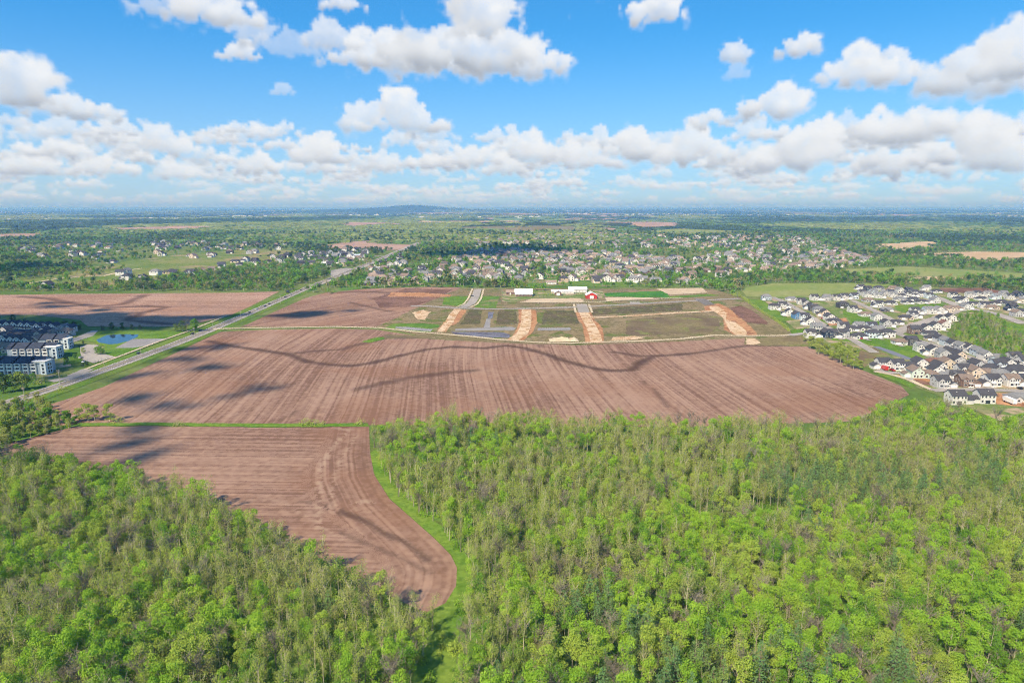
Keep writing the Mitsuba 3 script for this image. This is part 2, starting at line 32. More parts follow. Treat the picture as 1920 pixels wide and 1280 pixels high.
TREES = [(-272.3,352.2,10.8,'l'),(-267.4,354.5,10.9,'l'),(-270.4,345.7,9.9,'l'),(-275.1,361.3,10.3,'l'),(-269.5,366.0,8.2,'l'),(-260.6,366.0,12.3,'g'),(-262.7,363.6,7.4,'l'),(-256.2,368.4,7.5,'l'),(-250.9,368.4,8.3,'g'),(-246.4,368.4,5.3,'g'),(-246.4,373.3,8.7,'l'),(-241.9,373.3,9.5,'l'),(-238.1,373.3,9.1,'l'),(-228.6,372.0,9.5,'l'),(-223.7,370.8,3.8,'s'),(-186.8,364.8,3.3,'s'),(-182.6,363.6,1.9,'s'),(-115.0,366.0,4.1,'s'),(-110.5,366.0,3.4,'s'),(-106.0,366.0,2.6,'s'),(-85.4,367.2,3.4,'s'),(-324.8,439.5,15.1,'g'),(-329.5,436.2,11.5,'g'),(-333.3,432.9,13.1,'d'),(-330.6,457.0,7.4,'g'),(-343.3,460.6,8.4,'d'),(-326.0,457.0,4.6,'s'),(-300.2,441.2,3.1,'s'),(-358.1,557.6,5.6,'l'),(-340.0,552.4,8.3,'g'),(-343.3,552.4,6.6,'g'),(-328.4,513.6,4.1,'d'),(-328.7,509.1,3.6,'d'),(-349.7,522.8,5.2,'d'),(-352.5,537.2,4.3,'g'),(-330.3,660.4,7.9,'l'),(-323.8,660.4,11.8,'l'),(-318.1,656.8,12.4,'b'),(-310.3,656.8,12.4,'g'),(-527.0,711.6,8.5,'d'),(-512.7,707.4,5.6,'d'),(-498.6,695.1,4.8,'d'),(-486.2,695.1,5.5,'d'),(-451.2,679.3,9.4,'d'),(-437.0,671.6,8.0,'d'),(-427.0,664.1,5.9,'d'),(-404.6,664.1,5.9,'d'),(-395.4,664.1,7.9,'d'),(-386.9,667.8,7.3,'d'),(-376.4,665.6,5.9,'d'),(-368.5,665.6,5.3,'d'),(-382.5,597.2,3.0,'d'),(-325.8,520.5,2.6,'p'),(-324.6,522.8,2.6,'p'),(-324.2,526.6,2.6,'p'),(-323.5,529.9,2.3,'p'),(-322.8,532.3,2.3,'p'),(-284.1,974.1,13.1,'g'),(-283.5,1000.8,9.8,'d'),(-258.3,955.0,7.8,'g'),(-275.7,1014.7,12.4,'b'),(-268.6,1029.0,15.1,'g'),(-253.3,1007.7,4.9,'d'),(-273.9,980.6,6.4,'b'),(-225.9,1018.2,12.5,'g'),(-229.4,1066.4,7.8,'g'),(-254.5,961.3,3.9,'s'),(-380.2,1082.1,13.2,'g'),(-372.3,1090.2,11.6,'l'),(-346.9,1066.4,12.2,'l'),(-342.9,1090.2,12.5,'g'),(-358.1,1206.5,12.8,'g'),(-350.1,1216.4,11.9,'g'),(-346.2,1014.7,9.1,'d'),(-346.5,1000.8,7.4,'d'),(-358.7,1014.7,6.6,'d'),(-330.5,1090.2,11.6,'d'),(-337.6,1090.2,9.8,'l'),(-315.4,1149.9,15.0,'d'),(-382.9,1149.9,12.2,'g'),(-274.7,1098.3,8.1,'b'),(-267.5,1098.3,8.1,'d'),(-229.1,1090.2,9.8,'d'),(-279.0,1187.0,6.8,'d'),(-280.7,1247.3,6.1,'g'),(-192.8,1031.5,15.2,'l'),(-185.6,1048.1,10.3,'b'),(-170.2,1048.1,17,'g'),(-159.9,1048.1,17,'g'),(-176.6,1048.1,14.1,'g'),(-142.2,1059.5,17,'g'),(-148.7,1059.5,11.7,'d'),(-115.5,1065.2,10.4,'b'),(-103.1,1071.1,13.1,'l'),(-90.3,1059.5,15.6,'l'),(-79.9,1059.5,17,'g'),(-74.2,1071.1,14.4,'d'),(-42.3,1059.5,14.3,'g'),(-65.2,1120.1,12.3,'l'),(-214.5,1071.1,6.6,'l'),(-225.0,1071.1,9.2,'d'),(-227.1,1026.1,11.3,'g'),(-124.1,1120.1,4.1,'d'),(-279.0,1409.0,12.0,'g'),(-231.8,1517.0,16.6,'d'),(-250.5,1590.1,17,'g'),(-165.9,1471.9,10.7,'b'),(-272.4,1517.0,11.1,'g'),(-278.7,1471.9,9.0,'b'),(-331.2,1450.3,12.4,'l'),(-317.8,1429.3,10.4,'b'),(-308.2,1450.3,14.1,'b'),(-299.4,1450.3,10.6,'b'),(-405.5,1790.8,10.9,'p'),(-405.4,1840.5,8.9,'p'),(-400.2,1857.6,10.1,'p'),(-396.2,1892.9,9.2,'p'),(-383.7,1911.1,9.3,'p'),(-369.8,1911.1,9.3,'p'),(-354.7,1929.6,10.5,'p'),(-340.6,1929.6,9.4,'p'),(-174.8,1642.7,17,'g'),(-186.8,1642.7,16.0,'g'),(-43.2,1054.1,10.8,'g'),(-36.0,1054.1,9.6,'g'),(-17.6,1033.3,14.2,'g'),(-7.9,1013.3,8.1,'d'),(0.2,1013.3,11.6,'g'),(11.8,1013.3,10.4,'g'),(20.1,1023.2,8.2,'l'),(34.3,994.0,12.5,'g'),(46.8,994.0,12.5,'g'),(-12.8,940.2,6.5,'p'),(-15.7,862.2,8.9,'p'),(27.8,911.4,4.2,'p'),(32.6,911.4,4.2,'p'),(36.7,911.4,4.2,'p'),(42.0,911.4,4.7,'p'),(46.7,911.4,4.7,'p'),(48.6,940.2,4.3,'s'),(54.0,940.2,4.3,'s'),(78.5,1054.1,7.2,'g'),(90.5,1054.1,7.2,'g'),(92.3,994.0,6.8,'l'),(109.2,1003.5,5.7,'g'),(124.2,1033.3,5.9,'l'),(143.1,1033.3,9.5,'g'),(153.8,1033.3,7.1,'d'),(231.8,1030.4,10.6,'g'),(219.3,1043.6,10.7,'d'),(274.2,1030.4,12.1,'g'),(292.0,1057.2,14.0,'g'),(312.4,1085.3,11.2,'g'),(300.8,1017.5,13.5,'g'),(300.2,980.6,14.4,'g'),(311.1,992.6,13.1,'g'),(316.0,1043.6,13.8,'g'),(303.7,1043.6,12.3,'g'),(331.1,1004.9,16.3,'b'),(338.5,1004.9,11.8,'d'),(304.6,935.4,8.3,'g'),(303.2,957.5,7.1,'b'),(305.3,924.7,6.8,'s'),(371.3,1071.1,7.9,'d'),(382.3,1071.1,9.4,'g'),(393.3,1071.1,7.9,'g'),(440.9,1100.0,8.1,'g'),(453.8,1100.0,8.1,'d'),(465.1,1100.0,9.7,'g'),(257.7,1043.6,9.2,'d'),(258.0,1071.1,11.0,'l'),(435.3,1115.0,9.8,'l'),(388.7,1162.6,8.5,'d'),(405.8,1162.6,10.2,'d'),(494.3,1130.5,10.0,'d'),(510.9,1130.5,10.0,'d'),(526.5,1100.0,14.5,'g'),(536.1,1100.0,11.3,'g'),(581.0,1115.0,11.5,'g'),(600.6,1115.0,11.5,'g'),(602.4,1100.0,8.1,'g'),(609.6,1092.6,11.2,'g'),(617.7,1092.6,11.2,'g'),(627.3,1092.6,12.0,'g'),(684.3,1232.7,10.8,'d'),(759.1,1179.4,8.6,'b'),(690.7,1071.1,7.9,'g'),(697.9,1043.6,9.2,'b'),(708.7,1043.6,7.7,'b'),(709.0,1030.4,7.6,'l'),(709.3,1017.5,7.5,'b'),(708.4,992.6,10.2,'d'),(733.2,1004.9,7.4,'l'),(726.0,980.6,8.7,'l'),(736.1,980.6,8.7,'g'),(799.3,1071.1,9.4,'d'),(778.8,1071.1,7.9,'d'),(765.2,1290.9,7.6,'p'),(780.3,1290.9,7.6,'p'),(844.5,1290.9,5.7,'p'),(859.5,1232.7,9.0,'p'),(848.9,1196.7,8.8,'g'),(282.8,572.5,9.4,'l'),(273.8,564.3,8.5,'g'),(279.0,552.4,9.1,'l'),(273.9,533.5,9.6,'l'),(266.3,544.7,7.4,'g'),(266.5,529.9,7.2,'l'),(-760.5,1030.4,16.4,'d'),(-770.6,1030.4,11.4,'d'),(-751.8,1041.4,7.7,'d'),(-741.6,1041.4,7.7,'d'),(-715.0,1030.4,8.8,'l'),(-717.4,1041.4,7.7,'l'),(-689.0,1019.6,7.5,'d'),(-683.5,1030.4,7.6,'g'),(-681.7,1041.4,7.7,'d'),(-659.0,1019.6,8.7,'d'),(-644.9,1009.1,7.4,'g'),(-619.1,1030.4,7.6,'d'),(-598.8,1041.4,11.5,'d'),(-573.2,1009.1,8.7,'g'),(-568.6,1030.4,11.4,'b'),(-547.2,1009.1,13.6,'l'),(-533.6,1009.1,13.6,'l'),(-524.9,1009.1,12.4,'g'),(-844.1,1270.9,9.3,'d'),(-858.1,1304.6,8.0,'d'),(-855.0,1254.7,12.2,'d'),(-878.2,1270.9,12.4,'d'),(-845.8,1254.7,10.7,'g'),(-839.0,1304.6,11.1,'l'),(-894.8,1208.4,13.3,'d'),(-890.8,1223.5,11.9,'d'),(-875.9,1223.5,11.9,'d'),(-874.6,1238.9,10.6,'d'),(-881.0,1179.4,10.1,'d'),(-1081.5,1503.2,11.0,'l'),(-1079.0,1550.3,11.3,'g'),(-984.2,1417.0,10.4,'g'),(-829.8,1574.9,9.6,'d'),(256.5,574.0,11.0,'l'),(254.8,554.5,12.4,'l'),(257.7,546.2,11.4,'l'),(256.1,530.4,12.7,'l'),(255.8,519.1,12.5,'l'),(256.0,508.2,11.4,'l'),(257.5,501.2,9.7,'l'),(260.6,497.8,7.2,'l'),(265.7,574.0,9.2,'l'),(266.4,546.2,10.5,'l'),(266.6,528.5,9.3,'l'),(266.0,609.5,6.8,'l')]
THICKET = [(-329.0,389.6),(-310.2,398.6),(-304.7,404.3),(-293.2,406.7),(-275.8,392.9),(-255.3,368.8),(-236.2,357.3),(-247.7,352.7),(-253.1,343.9),(-252.1,319.6),(-257.3,299.7)]
HEDGES = [([(314.7,940.8),(309.0,899.0),(300.9,856.1),(294.5,812.8),(287.0,762.6),(284.2,731.2),(280.8,705.4),(275.3,675.4),(271.6,658.6)],3.5,'scrubby hedge along the edge of the building site'),([(265.5,594.8),(265.3,563.0),(266.3,532.3),(267.6,511.8)],6,'leafy hedge between the brown field and the subdivision'),([(-287.2,1341.9),(-258.8,1347.4),(-228.1,1360.4),(-197.6,1379.4),(-164.0,1409.0)],4,'clipped hedge across the suburb green'),([(-289.7,1188.0),(-282.3,1232.7),(-277.5,1280.8)],6,'leafy hedge beside the far highway')]
HOUSES = [('row along the scrubby hedge',333.0,886.7,-35,3,'blue_grey','grey'),('row along the scrubby hedge',312.2,800.7,0,3,'white','charcoal'),('row along the scrubby hedge',327.0,812.8,-30,0,'white','charcoal'),('row along the scrubby hedge',311.3,755.4,-30,1,'white','charcoal'),('row along the scrubby hedge',312.2,734.6,0,1,'blue','charcoal'),('row along the scrubby hedge',316.2,724.6,-30,0,'pale_blue','charcoal'),('row along the scrubby hedge',307.5,693.1,-30,1,'white','charcoal'),('row along the scrubby hedge',299.9,657.2,0,4,'grey','grey'),('row along the scrubby hedge',280.1,624.8,0,0,'white','charcoal'),('row along the scrubby hedge',295.0,624.8,0,1,'navy','charcoal'),('row across the diagonal street',365.0,881.8,0,2,'white','grey'),('row across the diagonal street',363.5,847.1,-30,0,'white','charcoal'),('row across the diagonal street',361.8,829.6,-30,1,'grey','charcoal'),('row across the diagonal street',357.1,804.7,-30,1,'pale_blue','charcoal'),('row across the diagonal street',355.5,792.8,-30,3,'charcoal','charcoal'),('row across the diagonal street',352.4,773.7,-30,3,'grey','grey'),('row across the diagonal street',350.0,751.9,-20,1,'beige','charcoal'),('row across the diagonal street',341.5,721.3,0,1,'white','charcoal'),('row under the meadow',396.7,884.2,0,0,'white','charcoal'),('row under the meadow',411.0,884.2,0,0,'grey','grey'),('farthest house row',514.7,1002.4,0,0,'white','charcoal'),('farthest house row',516.0,980.6,0,0,'navy','charcoal'),('farthest house row',534.3,986.6,0,3,'grey','charcoal'),('farthest house row',549.9,980.6,0,0,'beige','brown'),('farthest house row',551.7,963.2,0,1,'white','grey'),('farthest house row',565.2,963.2,0,0,'navy','charcoal'),('farthest house row',606.2,992.6,0,0,'white','grey'),('farthest house row',604.2,963.2,0,2,'white','charcoal'),('second-farthest house row',425.4,884.2,0,0,'white','charcoal'),('second-farthest house row',440.5,894.0,0,0,'white','charcoal'),('second-farthest house row',454.2,899.0,0,0,'pale_blue','charcoal'),('second-farthest house row',481.2,914.2,0,0,'white','grey'),('second-farthest house row',491.7,906.0,0,0,'white','grey'),('second-farthest house row',510.4,924.7,0,1,'grey','grey'),('second-farthest house row',516.3,914.2,0,0,'white','grey'),('second-farthest house row',538.1,919.4,0,0,'white','charcoal'),('second-farthest house row',554.4,919.4,0,0,'white','charcoal'),('row behind the lawn',459.1,869.9,0,2,'grey','brown'),('row behind the lawn',454.6,838.2,0,2,'beige','charcoal'),('row behind the lawn',473.1,842.6,0,2,'white','charcoal'),('row behind the lawn',497.8,848.8,0,2,'white','charcoal'),('row behind the lawn',518.6,854.2,0,2,'white','charcoal'),('row behind the lawn',538.5,857.9,0,1,'white','grey'),('far right cluster',593.9,909.1,0,0,'white','charcoal'),('far right cluster',574.6,857.9,0,1,'white','charcoal'),('far right cluster',620.1,914.2,0,0,'white','grey'),('far right cluster',614.6,884.2,0,2,'white','charcoal'),('far right cluster',647.9,919.4,0,0,'white','grey'),('far right cluster',617.6,851.5,0,2,'white','charcoal'),('far right cluster',673.3,924.7,0,0,'grey','grey'),('far right cluster',570.6,833.9,-30,2,'white','charcoal'),('far right cluster',569.8,812.8,-20,0,'white','charcoal'),('far right cluster',573.8,804.7,0,2,'beige','brown'),('far right cluster',688.6,919.4,0,1,'navy','charcoal'),('far right cluster',590.7,796.7,0,0,'navy','charcoal'),('far right cluster',562.5,748.3,0,1,'grey','brown'),('far right cluster',648.8,860.6,0,0,'beige','grey'),('far right cluster',571.8,751.8,0,1,'pale_blue','charcoal'),('rows between the far streets',485.2,935.4,0,0,'grey','charcoal'),('rows between the far streets',503.2,940.8,0,0,'pale_blue','grey'),('rows between the far streets',522.4,935.4,0,0,'white','charcoal'),('rows between the far streets',525.7,914.2,0,2,'white','charcoal'),('rows between the far streets',556.8,935.4,0,0,'grey','charcoal'),('rows between the far streets',504.9,879.4,0,2,'white','grey'),('rows between the far streets',523.0,879.4,0,2,'grey','charcoal'),('rows between the far streets',558.6,904.0,0,0,'pale_blue','charcoal'),('rows between the far streets',585.9,884.2,0,2,'grey','charcoal'),('rows between the far streets',636.5,924.7,0,0,'white','charcoal'),('rows between the far streets',639.7,894.0,0,0,'pale_blue','grey'),('rows between the far streets',659.4,894.0,0,0,'white','charcoal'),('rows between the far streets',599.5,838.2,0,2,'white','charcoal'),('rows between the far streets',619.4,838.2,0,2,'grey','charcoal'),('inner block',401.1,816.9,0,3,'charcoal','charcoal'),('inner block',396.7,781.2,0,0,'white','charcoal'),('inner block',395.7,751.8,0,2,'white','brown'),('inner block',391.8,721.3,-20,1,'white','grey'),('inner block',446.5,822.8,0,0,'white','charcoal'),('inner block',438.2,787.3,-25,2,'charcoal','grey'),('inner block',460.6,767.7,0,0,'white','charcoal'),('inner block',476.7,773.6,0,0,'pale_blue','grey'),('inner block',481.3,769.9,0,0,'white','grey'),('inner block',491.0,773.6,0,1,'white','grey'),('inner block',505.5,781.2,0,0,'beige','brown'),('inner block',525.8,796.7,0,2,'beige','brown'),('inner block',539.6,800.7,0,1,'white','grey'),('inner block',427.2,727.9,-15,2,'beige','charcoal'),('inner block',441.1,737.9,0,0,'white','charcoal'),('inner block',338.9,705.3,0,2,'white','charcoal'),('row above rough meadow',330.1,664.1,0,0,'white','charcoal'),('row above rough meadow',334.3,658.6,0,2,'white','charcoal'),('row above rough meadow',344.9,666.9,0,0,'white','grey'),('row above rough meadow',348.0,661.3,0,2,'white','charcoal'),('row above rough meadow',359.3,666.9,0,0,'pale_blue','charcoal'),('row above rough meadow',360.8,658.6,0,2,'white','grey'),('row above rough meadow',380.4,681.2,-20,1,'grey','charcoal'),('row above rough meadow',399.3,696.1,0,2,'white','charcoal'),('row facing rough meadow',300.1,624.8,0,0,'navy','charcoal'),('row facing rough meadow',308.9,624.8,0,0,'grey','charcoal'),('row facing rough meadow',322.8,619.9,0,2,'white','charcoal'),('row facing rough meadow',337.5,623.3,0,3,'pale_blue','charcoal'),('row facing rough meadow',352.1,626.3,0,3,'white','charcoal'),('broad street row',453.5,708.5,-30,1,'white','charcoal'),('broad street row',469.0,718.0,-30,1,'white','charcoal'),('broad street row',387.8,642.5,0,4,'brown','charcoal'),('broad street row',403.0,650.5,-30,1,'white','charcoal'),('broad street row',420.1,664.1,-30,1,'white','charcoal'),('broad street row',436.0,675.4,-30,1,'white','red_brown'),('broad street row',396.9,632.3,0,2,'white','charcoal'),('row before round wood',385.4,610.3,-25,2,'beige','charcoal'),('row before round wood',383.7,598.7,-25,5,'white','charcoal'),('row before round wood',383.0,587.5,-25,5,'pale_blue','grey'),('row before round wood',380.9,574.6,-25,5,'white','charcoal'),('row before round wood',381.1,564.3,-25,5,'grey','grey'),('row before round wood',383.5,558.3,-25,5,'white','charcoal'),('row before round wood',382.3,544.7,-25,5,'pale_blue','grey'),('row before round wood',383.8,528.1,-12,2,'blue_grey','grey'),('row before round wood',397.4,522.8,0,0,'grey','charcoal'),('lanes east of the pond',357.8,540.9,0,5,'white','charcoal'),('lanes east of the pond',349.3,505.8,0,2,'white','grey'),('lanes east of the pond',349.6,496.1,0,5,'grey','charcoal'),('lanes east of the pond',356.4,492.9,0,2,'white','charcoal'),('lanes east of the pond',366.0,496.1,0,0,'pale_blue','charcoal'),('lanes east of the pond',391.1,505.8,0,0,'white','charcoal'),('lanes east of the pond',378.7,529.9,-12,5,'white','grey'),('lanes east of the pond',393.6,526.3,0,2,'grey','grey'),('lanes east of the pond',317.3,489.8,0,5,'white','charcoal'),('row above the pond',345.9,591.9,0,2,'white','brown'),('row above the pond',354.4,589.7,0,0,'charcoal','charcoal'),('row above the pond',346.9,562.3,-20,0,'white','grey'),('row above the pond',346.7,546.6,-25,1,'white','charcoal'),('row above the pond',346.7,533.5,-25,1,'grey','grey'),('row above the pond',356.0,528.1,-25,1,'beige','charcoal'),('row above the pond',343.0,509.1,-25,1,'grey','charcoal'),('row below the pond',280.1,500.9,0,0,'white','charcoal'),('row below the pond',290.2,496.1,0,0,'white','charcoal'),('row below the pond',299.9,499.3,0,2,'white','charcoal'),('row below the pond',309.1,500.9,-15,1,'white','charcoal'),('row below the pond',328.2,512.4,0,2,'beige','red_brown'),('row below the pond',329.4,500.9,-25,1,'beige','brown'),('row below the pond',374.3,499.3,-20,1,'white','charcoal'),('row below the pond',374.9,489.8,0,2,'white','charcoal'),('row below the pond',351.0,474.8,-10,2,'white','grey'),('second-nearest row',289.1,471.9,-25,1,'seafoam','brown'),('second-nearest row',298.5,473.3,0,2,'seafoam','brown'),('second-nearest row',306.1,476.2,-25,1,'white','charcoal'),('second-nearest row',312.1,473.3,0,2,'white','grey'),('second-nearest row',318.3,471.9,0,2,'white','charcoal'),('second-nearest row',329.8,480.7,0,0,'white','charcoal'),('second-nearest row',332.8,473.3,-20,1,'beige','brown'),('second-nearest row',343.0,477.7,0,2,'beige','brown'),('second-nearest row',366.4,482.2,0,2,'white','charcoal'),('nearest full row',292.2,445.9,0,0,'grey','charcoal'),('nearest full row',310.1,448.5,0,0,'brown','brown'),('nearest full row',327.3,449.8,0,0,'white','charcoal'),('nearest full row',342.3,449.8,0,0,'white','brown'),('nearest full row',353.2,449.8,0,0,'white','charcoal'),('by the dense wood',277.1,406.2,0,4,'white','charcoal'),('by the dense wood',294.2,408.1,0,4,'white','charcoal'),('by the dense wood',319.0,411.3,0,2,'white','grey')]
TOWNHOUSES = [('farthest row',-515.9,675.4,0,5,'white','navy_roof'),('farthest row',-505.7,673.2,0,5,'white','navy_roof'),('farthest row',-499.3,673.2,0,5,'white','navy_roof'),('farthest row',-489.3,670.2,0,5,'white','navy_roof'),('farthest row',-481.2,667.7,0,5,'white','navy_roof'),('farthest row',-468.8,662.7,0,5,'white','navy_roof'),('farthest row',-464.2,666.9,0,5,'grey','navy_roof'),('farthest row',-454.0,662.7,0,5,'white','navy_roof'),('farthest row',-439.1,654.5,0,5,'grey','grey'),('farthest row',-431.6,652.5,0,5,'white','navy_roof'),('second row',-487.3,642.5,0,5,'grey','navy_roof'),('second row',-475.6,638.7,0,2,'white','navy_roof'),('second row',-463.9,636.7,0,2,'beige','navy_roof'),('second row',-456.6,638.7,0,2,'grey','navy_roof'),('second row',-446.8,637.9,0,5,'white','navy_roof'),('second row',-436.3,634.8,0,2,'grey','brown'),('second row',-433.1,638.7,0,2,'charcoal','charcoal'),('third row',-473.4,625.4,0,2,'white','charcoal'),('third row',-459.8,623.5,0,2,'white','charcoal'),('third row',-450.4,623.5,0,2,'beige','charcoal'),('third row',-438.8,619.9,0,5,'beige','charcoal'),('third row',-424.7,609.1,0,2,'white','grey'),('third row',-423.0,632.9,0,3,'grey','brown'),('nearest row',-452.1,595.3,0,5,'white','navy_roof'),('nearest row',-444.6,593.6,0,5,'white','charcoal'),('nearest row',-438.0,591.9,0,5,'white','charcoal'),('nearest row',-428.4,588.6,0,5,'white','charcoal'),('nearest row',-425.4,595.3,0,5,'beige','brown'),('nearest row',-436.1,572.5,0,2,'white','brown'),('nearest row',-420.4,558.8,0,2,'beige','brown')]
APARTMENTS = [((-404.1,486.7),(-338.8,484.4)),((-404.8,537.2),(-365.5,537.2)),((-403.6,566.3),(-380.9,575.7))]
SUB = [('suburb',[(-223.1,1054.4),(-256.4,1263.1),(-142.7,1306.0),(-155.9,1540.6),(-89.5,1922.1),(113.8,1831.6),(299.0,1749.2),(411.8,1604.5),(305.8,1263.1),(309.9,1069.2),(186.9,1084.4),(34.9,1116.0),(-51.0,1084.4)],340,'b'),('hillside',[(-701.1,992.6),(-690.6,1061.8),(-619.6,1026.1),(-720.0,1263.1),(-606.3,1340.1),(-617.8,1621.3),(-478.0,1810.3),(-428.9,2048.5),(-345.6,1710.7),(-349.4,1401.0),(-436.8,1401.0),(-535.1,1401.0),(-565.2,1185.1),(-611.5,1116.0),(-646.0,1100.0)],62,'c'),('hillside2',[(-1349.6,1810.3),(-1487.5,2132.5),(-1204.8,2357.8),(-840.8,2469.4),(-635.3,2048.5),(-664.7,1710.7),(-756.5,1621.3),(-943.9,1710.7),(-829.9,1401.0),(-928.2,1401.0),(-1196.4,1710.7)],80,'c'),('east',[(305.8,1185.1),(411.8,1604.5),(656.3,1922.1),(894.9,1922.1),(857.4,1621.3),(698.9,1401.0),(512.9,1263.1),(389.1,1185.1)],120,'b'),('north',[(-165.3,2132.5),(345.0,2021.9),(551.9,1922.1),(953.0,2048.5),(1158.7,2775.6),(329.3,3044.7),(-210.9,2727.3)],240,'b'),('road',[(-296.5,1185.1),(-327.6,1401.0),(-298.3,1922.1),(-218.4,1401.0),(-250.2,1185.1)],10,'c')]
CARS = [(-305.9,642.6,0,'pickup','dark'),(-306.5,661.2,0,'car','dark'),(-302.4,778.2,0,'car','dark'),(-303.5,803.1,0,'car','silver'),(-302.8,829.6,0,'car','dark'),(-304.1,848.3,0,'car','dark'),(-305.8,914.9,0,'car','dark'),(-307.6,943.4,0,'car','silver'),(-318.1,964.3,0,'truck','dark'),(-308.5,992.6,0,'car','dark'),(-307.4,1026.1,0,'car','dark'),(-310.2,554.5,0,'car','dark'),(278.6,497.8,90,'truck','red'),(283.1,494.4,90,'pickup','red'),(322.0,619.7,90,'pickup','red'),(338.4,736.2,60,'car','red'),(340.4,442.9,90,'car','black'),(309.2,408.8,90,'trailer','white'),(440.7,609.5,60,'car','silver'),(424.2,695.1,60,'car','dark'),(-54.6,926.1,10,'car','dark'),(341.2,816.1,50,'car','silver'),(323.2,688.7,50,'car','dark'),(-348.0,538.2,90,'car','silver'),(-335.9,522.8,90,'car','white')]
POLES = [(-302.6,408.8),(-299.1,487.8),(-299.3,538.2),(-310.2,454.1),(-293.4,619.7),(-292.7,658.2),(-291.7,725.5),(-291.6,853.0),(-309.8,1040.1),(-249.4,1026.1),(-203.8,1040.1),(-106.0,1040.1),(-73.4,1040.1),(32.6,1040.1),(138.6,1040.1),(217.2,1026.1),(-584.9,967.4),(-524.2,967.4),(-649.3,961.3),(-463.4,967.4)]
FARM = {'barn': (103.1,904.0),'shed': (16.0,926.1),'sheds': [(-2.2,943.4),(63.7,943.4)],'lowshed': (75.0,955.2),'blueroof': (101.9,961.3),'cottage': (62.0,1054.4),'pile': ((34.0,609.5),(60.7,609.5))}
SUBEXTRA = [(-225.3,1376.0),(-257.5,1376.0)]
CLOUD_SPOTS = [(-268.0,574.0,27.5,20.1),(-267.5,530.4,23.3,19.2),(-232.4,508.2,13.1,10.7),(-281.2,468.8,22.6,13.7),(-241.2,419.6,17.0,8.6),(-206.0,406.4,13.8,11.6),(-177.5,434.9,19.3,11.8),(-506.3,718.5,85.3,45.0),(-396.5,704.9,61.4,40.1),(-328.8,729.0,40.3,32.1),(-446.5,609.5,38.8,76.4),(-376.6,504.7,36.4,45.8),(-321.4,487.8,19.6,26.3),(-213.9,762.4,42.2,31.0),(-202.4,361.8,11.9,4.7),(-195.6,335.7,7.7,5.7),(-189.6,313.0,12.9,6.4),(-233.2,314.4,23.3,14.3),(-578.3,843.5,39.9,23.6),(-961.7,1340.1,73.2,117.4),(29.8,1922.1,134.3,167.4),(-108.7,1749.2,81.5,118.7)]
CLOUDS = [(-4.2,11.89,6.8,2.5,1),(-11.23,11.52,3.94,1.61,1),(-2.3,13.78,3.4,2.42,1),(1.69,11.04,2.69,1.53,1),(-7.55,11.07,4.3,1.69,1),(-13.99,12.32,2.51,1.21,0.8),(-22.16,13.6,3.22,1.61,0.95),(-23.9,13.66,3.94,1.05,0.55),(-19.71,12.42,2.15,1.21,0.65),(-20.55,11.01,1.5,0.89,0.95),(-13.07,14.77,1.79,0.64,0.9),(-17.13,11.77,2.86,1.05,0.45),(-34.48,7.46,3.22,1.93,1),(-31.47,6.52,2.69,0.97,1),(-8.51,6.75,3.76,1.69,1),(-11.42,6.69,2.15,1.21,0.9),(11.11,14.26,2.22,1.29,1),(17.08,11.23,1.22,0.89,0.8),(17.42,10.11,0.9,1.13,0.4),(21.8,11.34,1.5,1.05,1),(26.0,9.36,2.86,1.45,1),(28.03,9.02,1.43,1.21,0.9),(33.05,8.58,4.12,2.22,1),(34.69,9.38,2.51,2.01,1),(20.81,7.51,2.69,1.45,1),(18.2,6.87,1.43,0.89,0.8),(28.7,5.46,3.22,1.61,1),(15.68,6.57,1.43,0.89,0.9),(-32.99,3.73,2.69,0.81,1),(-26.11,4.29,3.04,1.29,0.9),(-21.31,5.79,1.07,0.48,0.8),(-20.21,5.45,2.15,0.4,0.5),(-17.71,8.6,0.79,0.48,0.5),(1.73,4.36,2.15,1.45,1),(9.84,4.59,2.08,1.45,1),(5.19,3.72,3.94,1.21,1),(14.4,4.23,2.86,1.77,1),(23.29,3.89,3.76,1.81,1),(34.07,3.44,3.04,1.93,1),(-6.48,3.51,2.51,0.81,1),(-2.6,3.82,2.86,1.05,1),(-15.22,4.01,2.15,1.29,1),(-19.22,3.13,2.15,0.97,1),(19.59,3.32,2.86,1.21,1),(28.62,2.91,4.3,1.13,1),(-34.31,2.57,2.86,0.89,1),(-30.28,2.69,2.51,0.81,1),(31.15,3.56,1.79,1.05,1),(-0.43,3.11,2.51,0.89,1),(-25.57,2.42,2.15,0.81,0.9),(-10.31,3.27,1.79,0.89,0.8)]


# ------------------------------------------------------------------ camera, sky, exposure
EYE = 120.0
PITCH = math.radians(11.14)
scene, labels = {}, {}
scene['camera'] = {'type': 'perspective', 'fov': 73.74, 'fov_axis': 'x', 'near_clip': 1.0, 'far_clip': 90000.0,
                   'to_world': T().look_at(origin=[0, 0, EYE], target=[0, math.cos(PITCH), EYE - math.sin(PITCH)], up=[0, 0, 1]),
                   'medium': {'type': 'ref', 'id': 'air'}}
SUN = np.array([-0.53 * math.cos(math.radians(42)), -0.848 * math.cos(math.radians(42)), math.sin(math.radians(42))])
exposure = 2.25


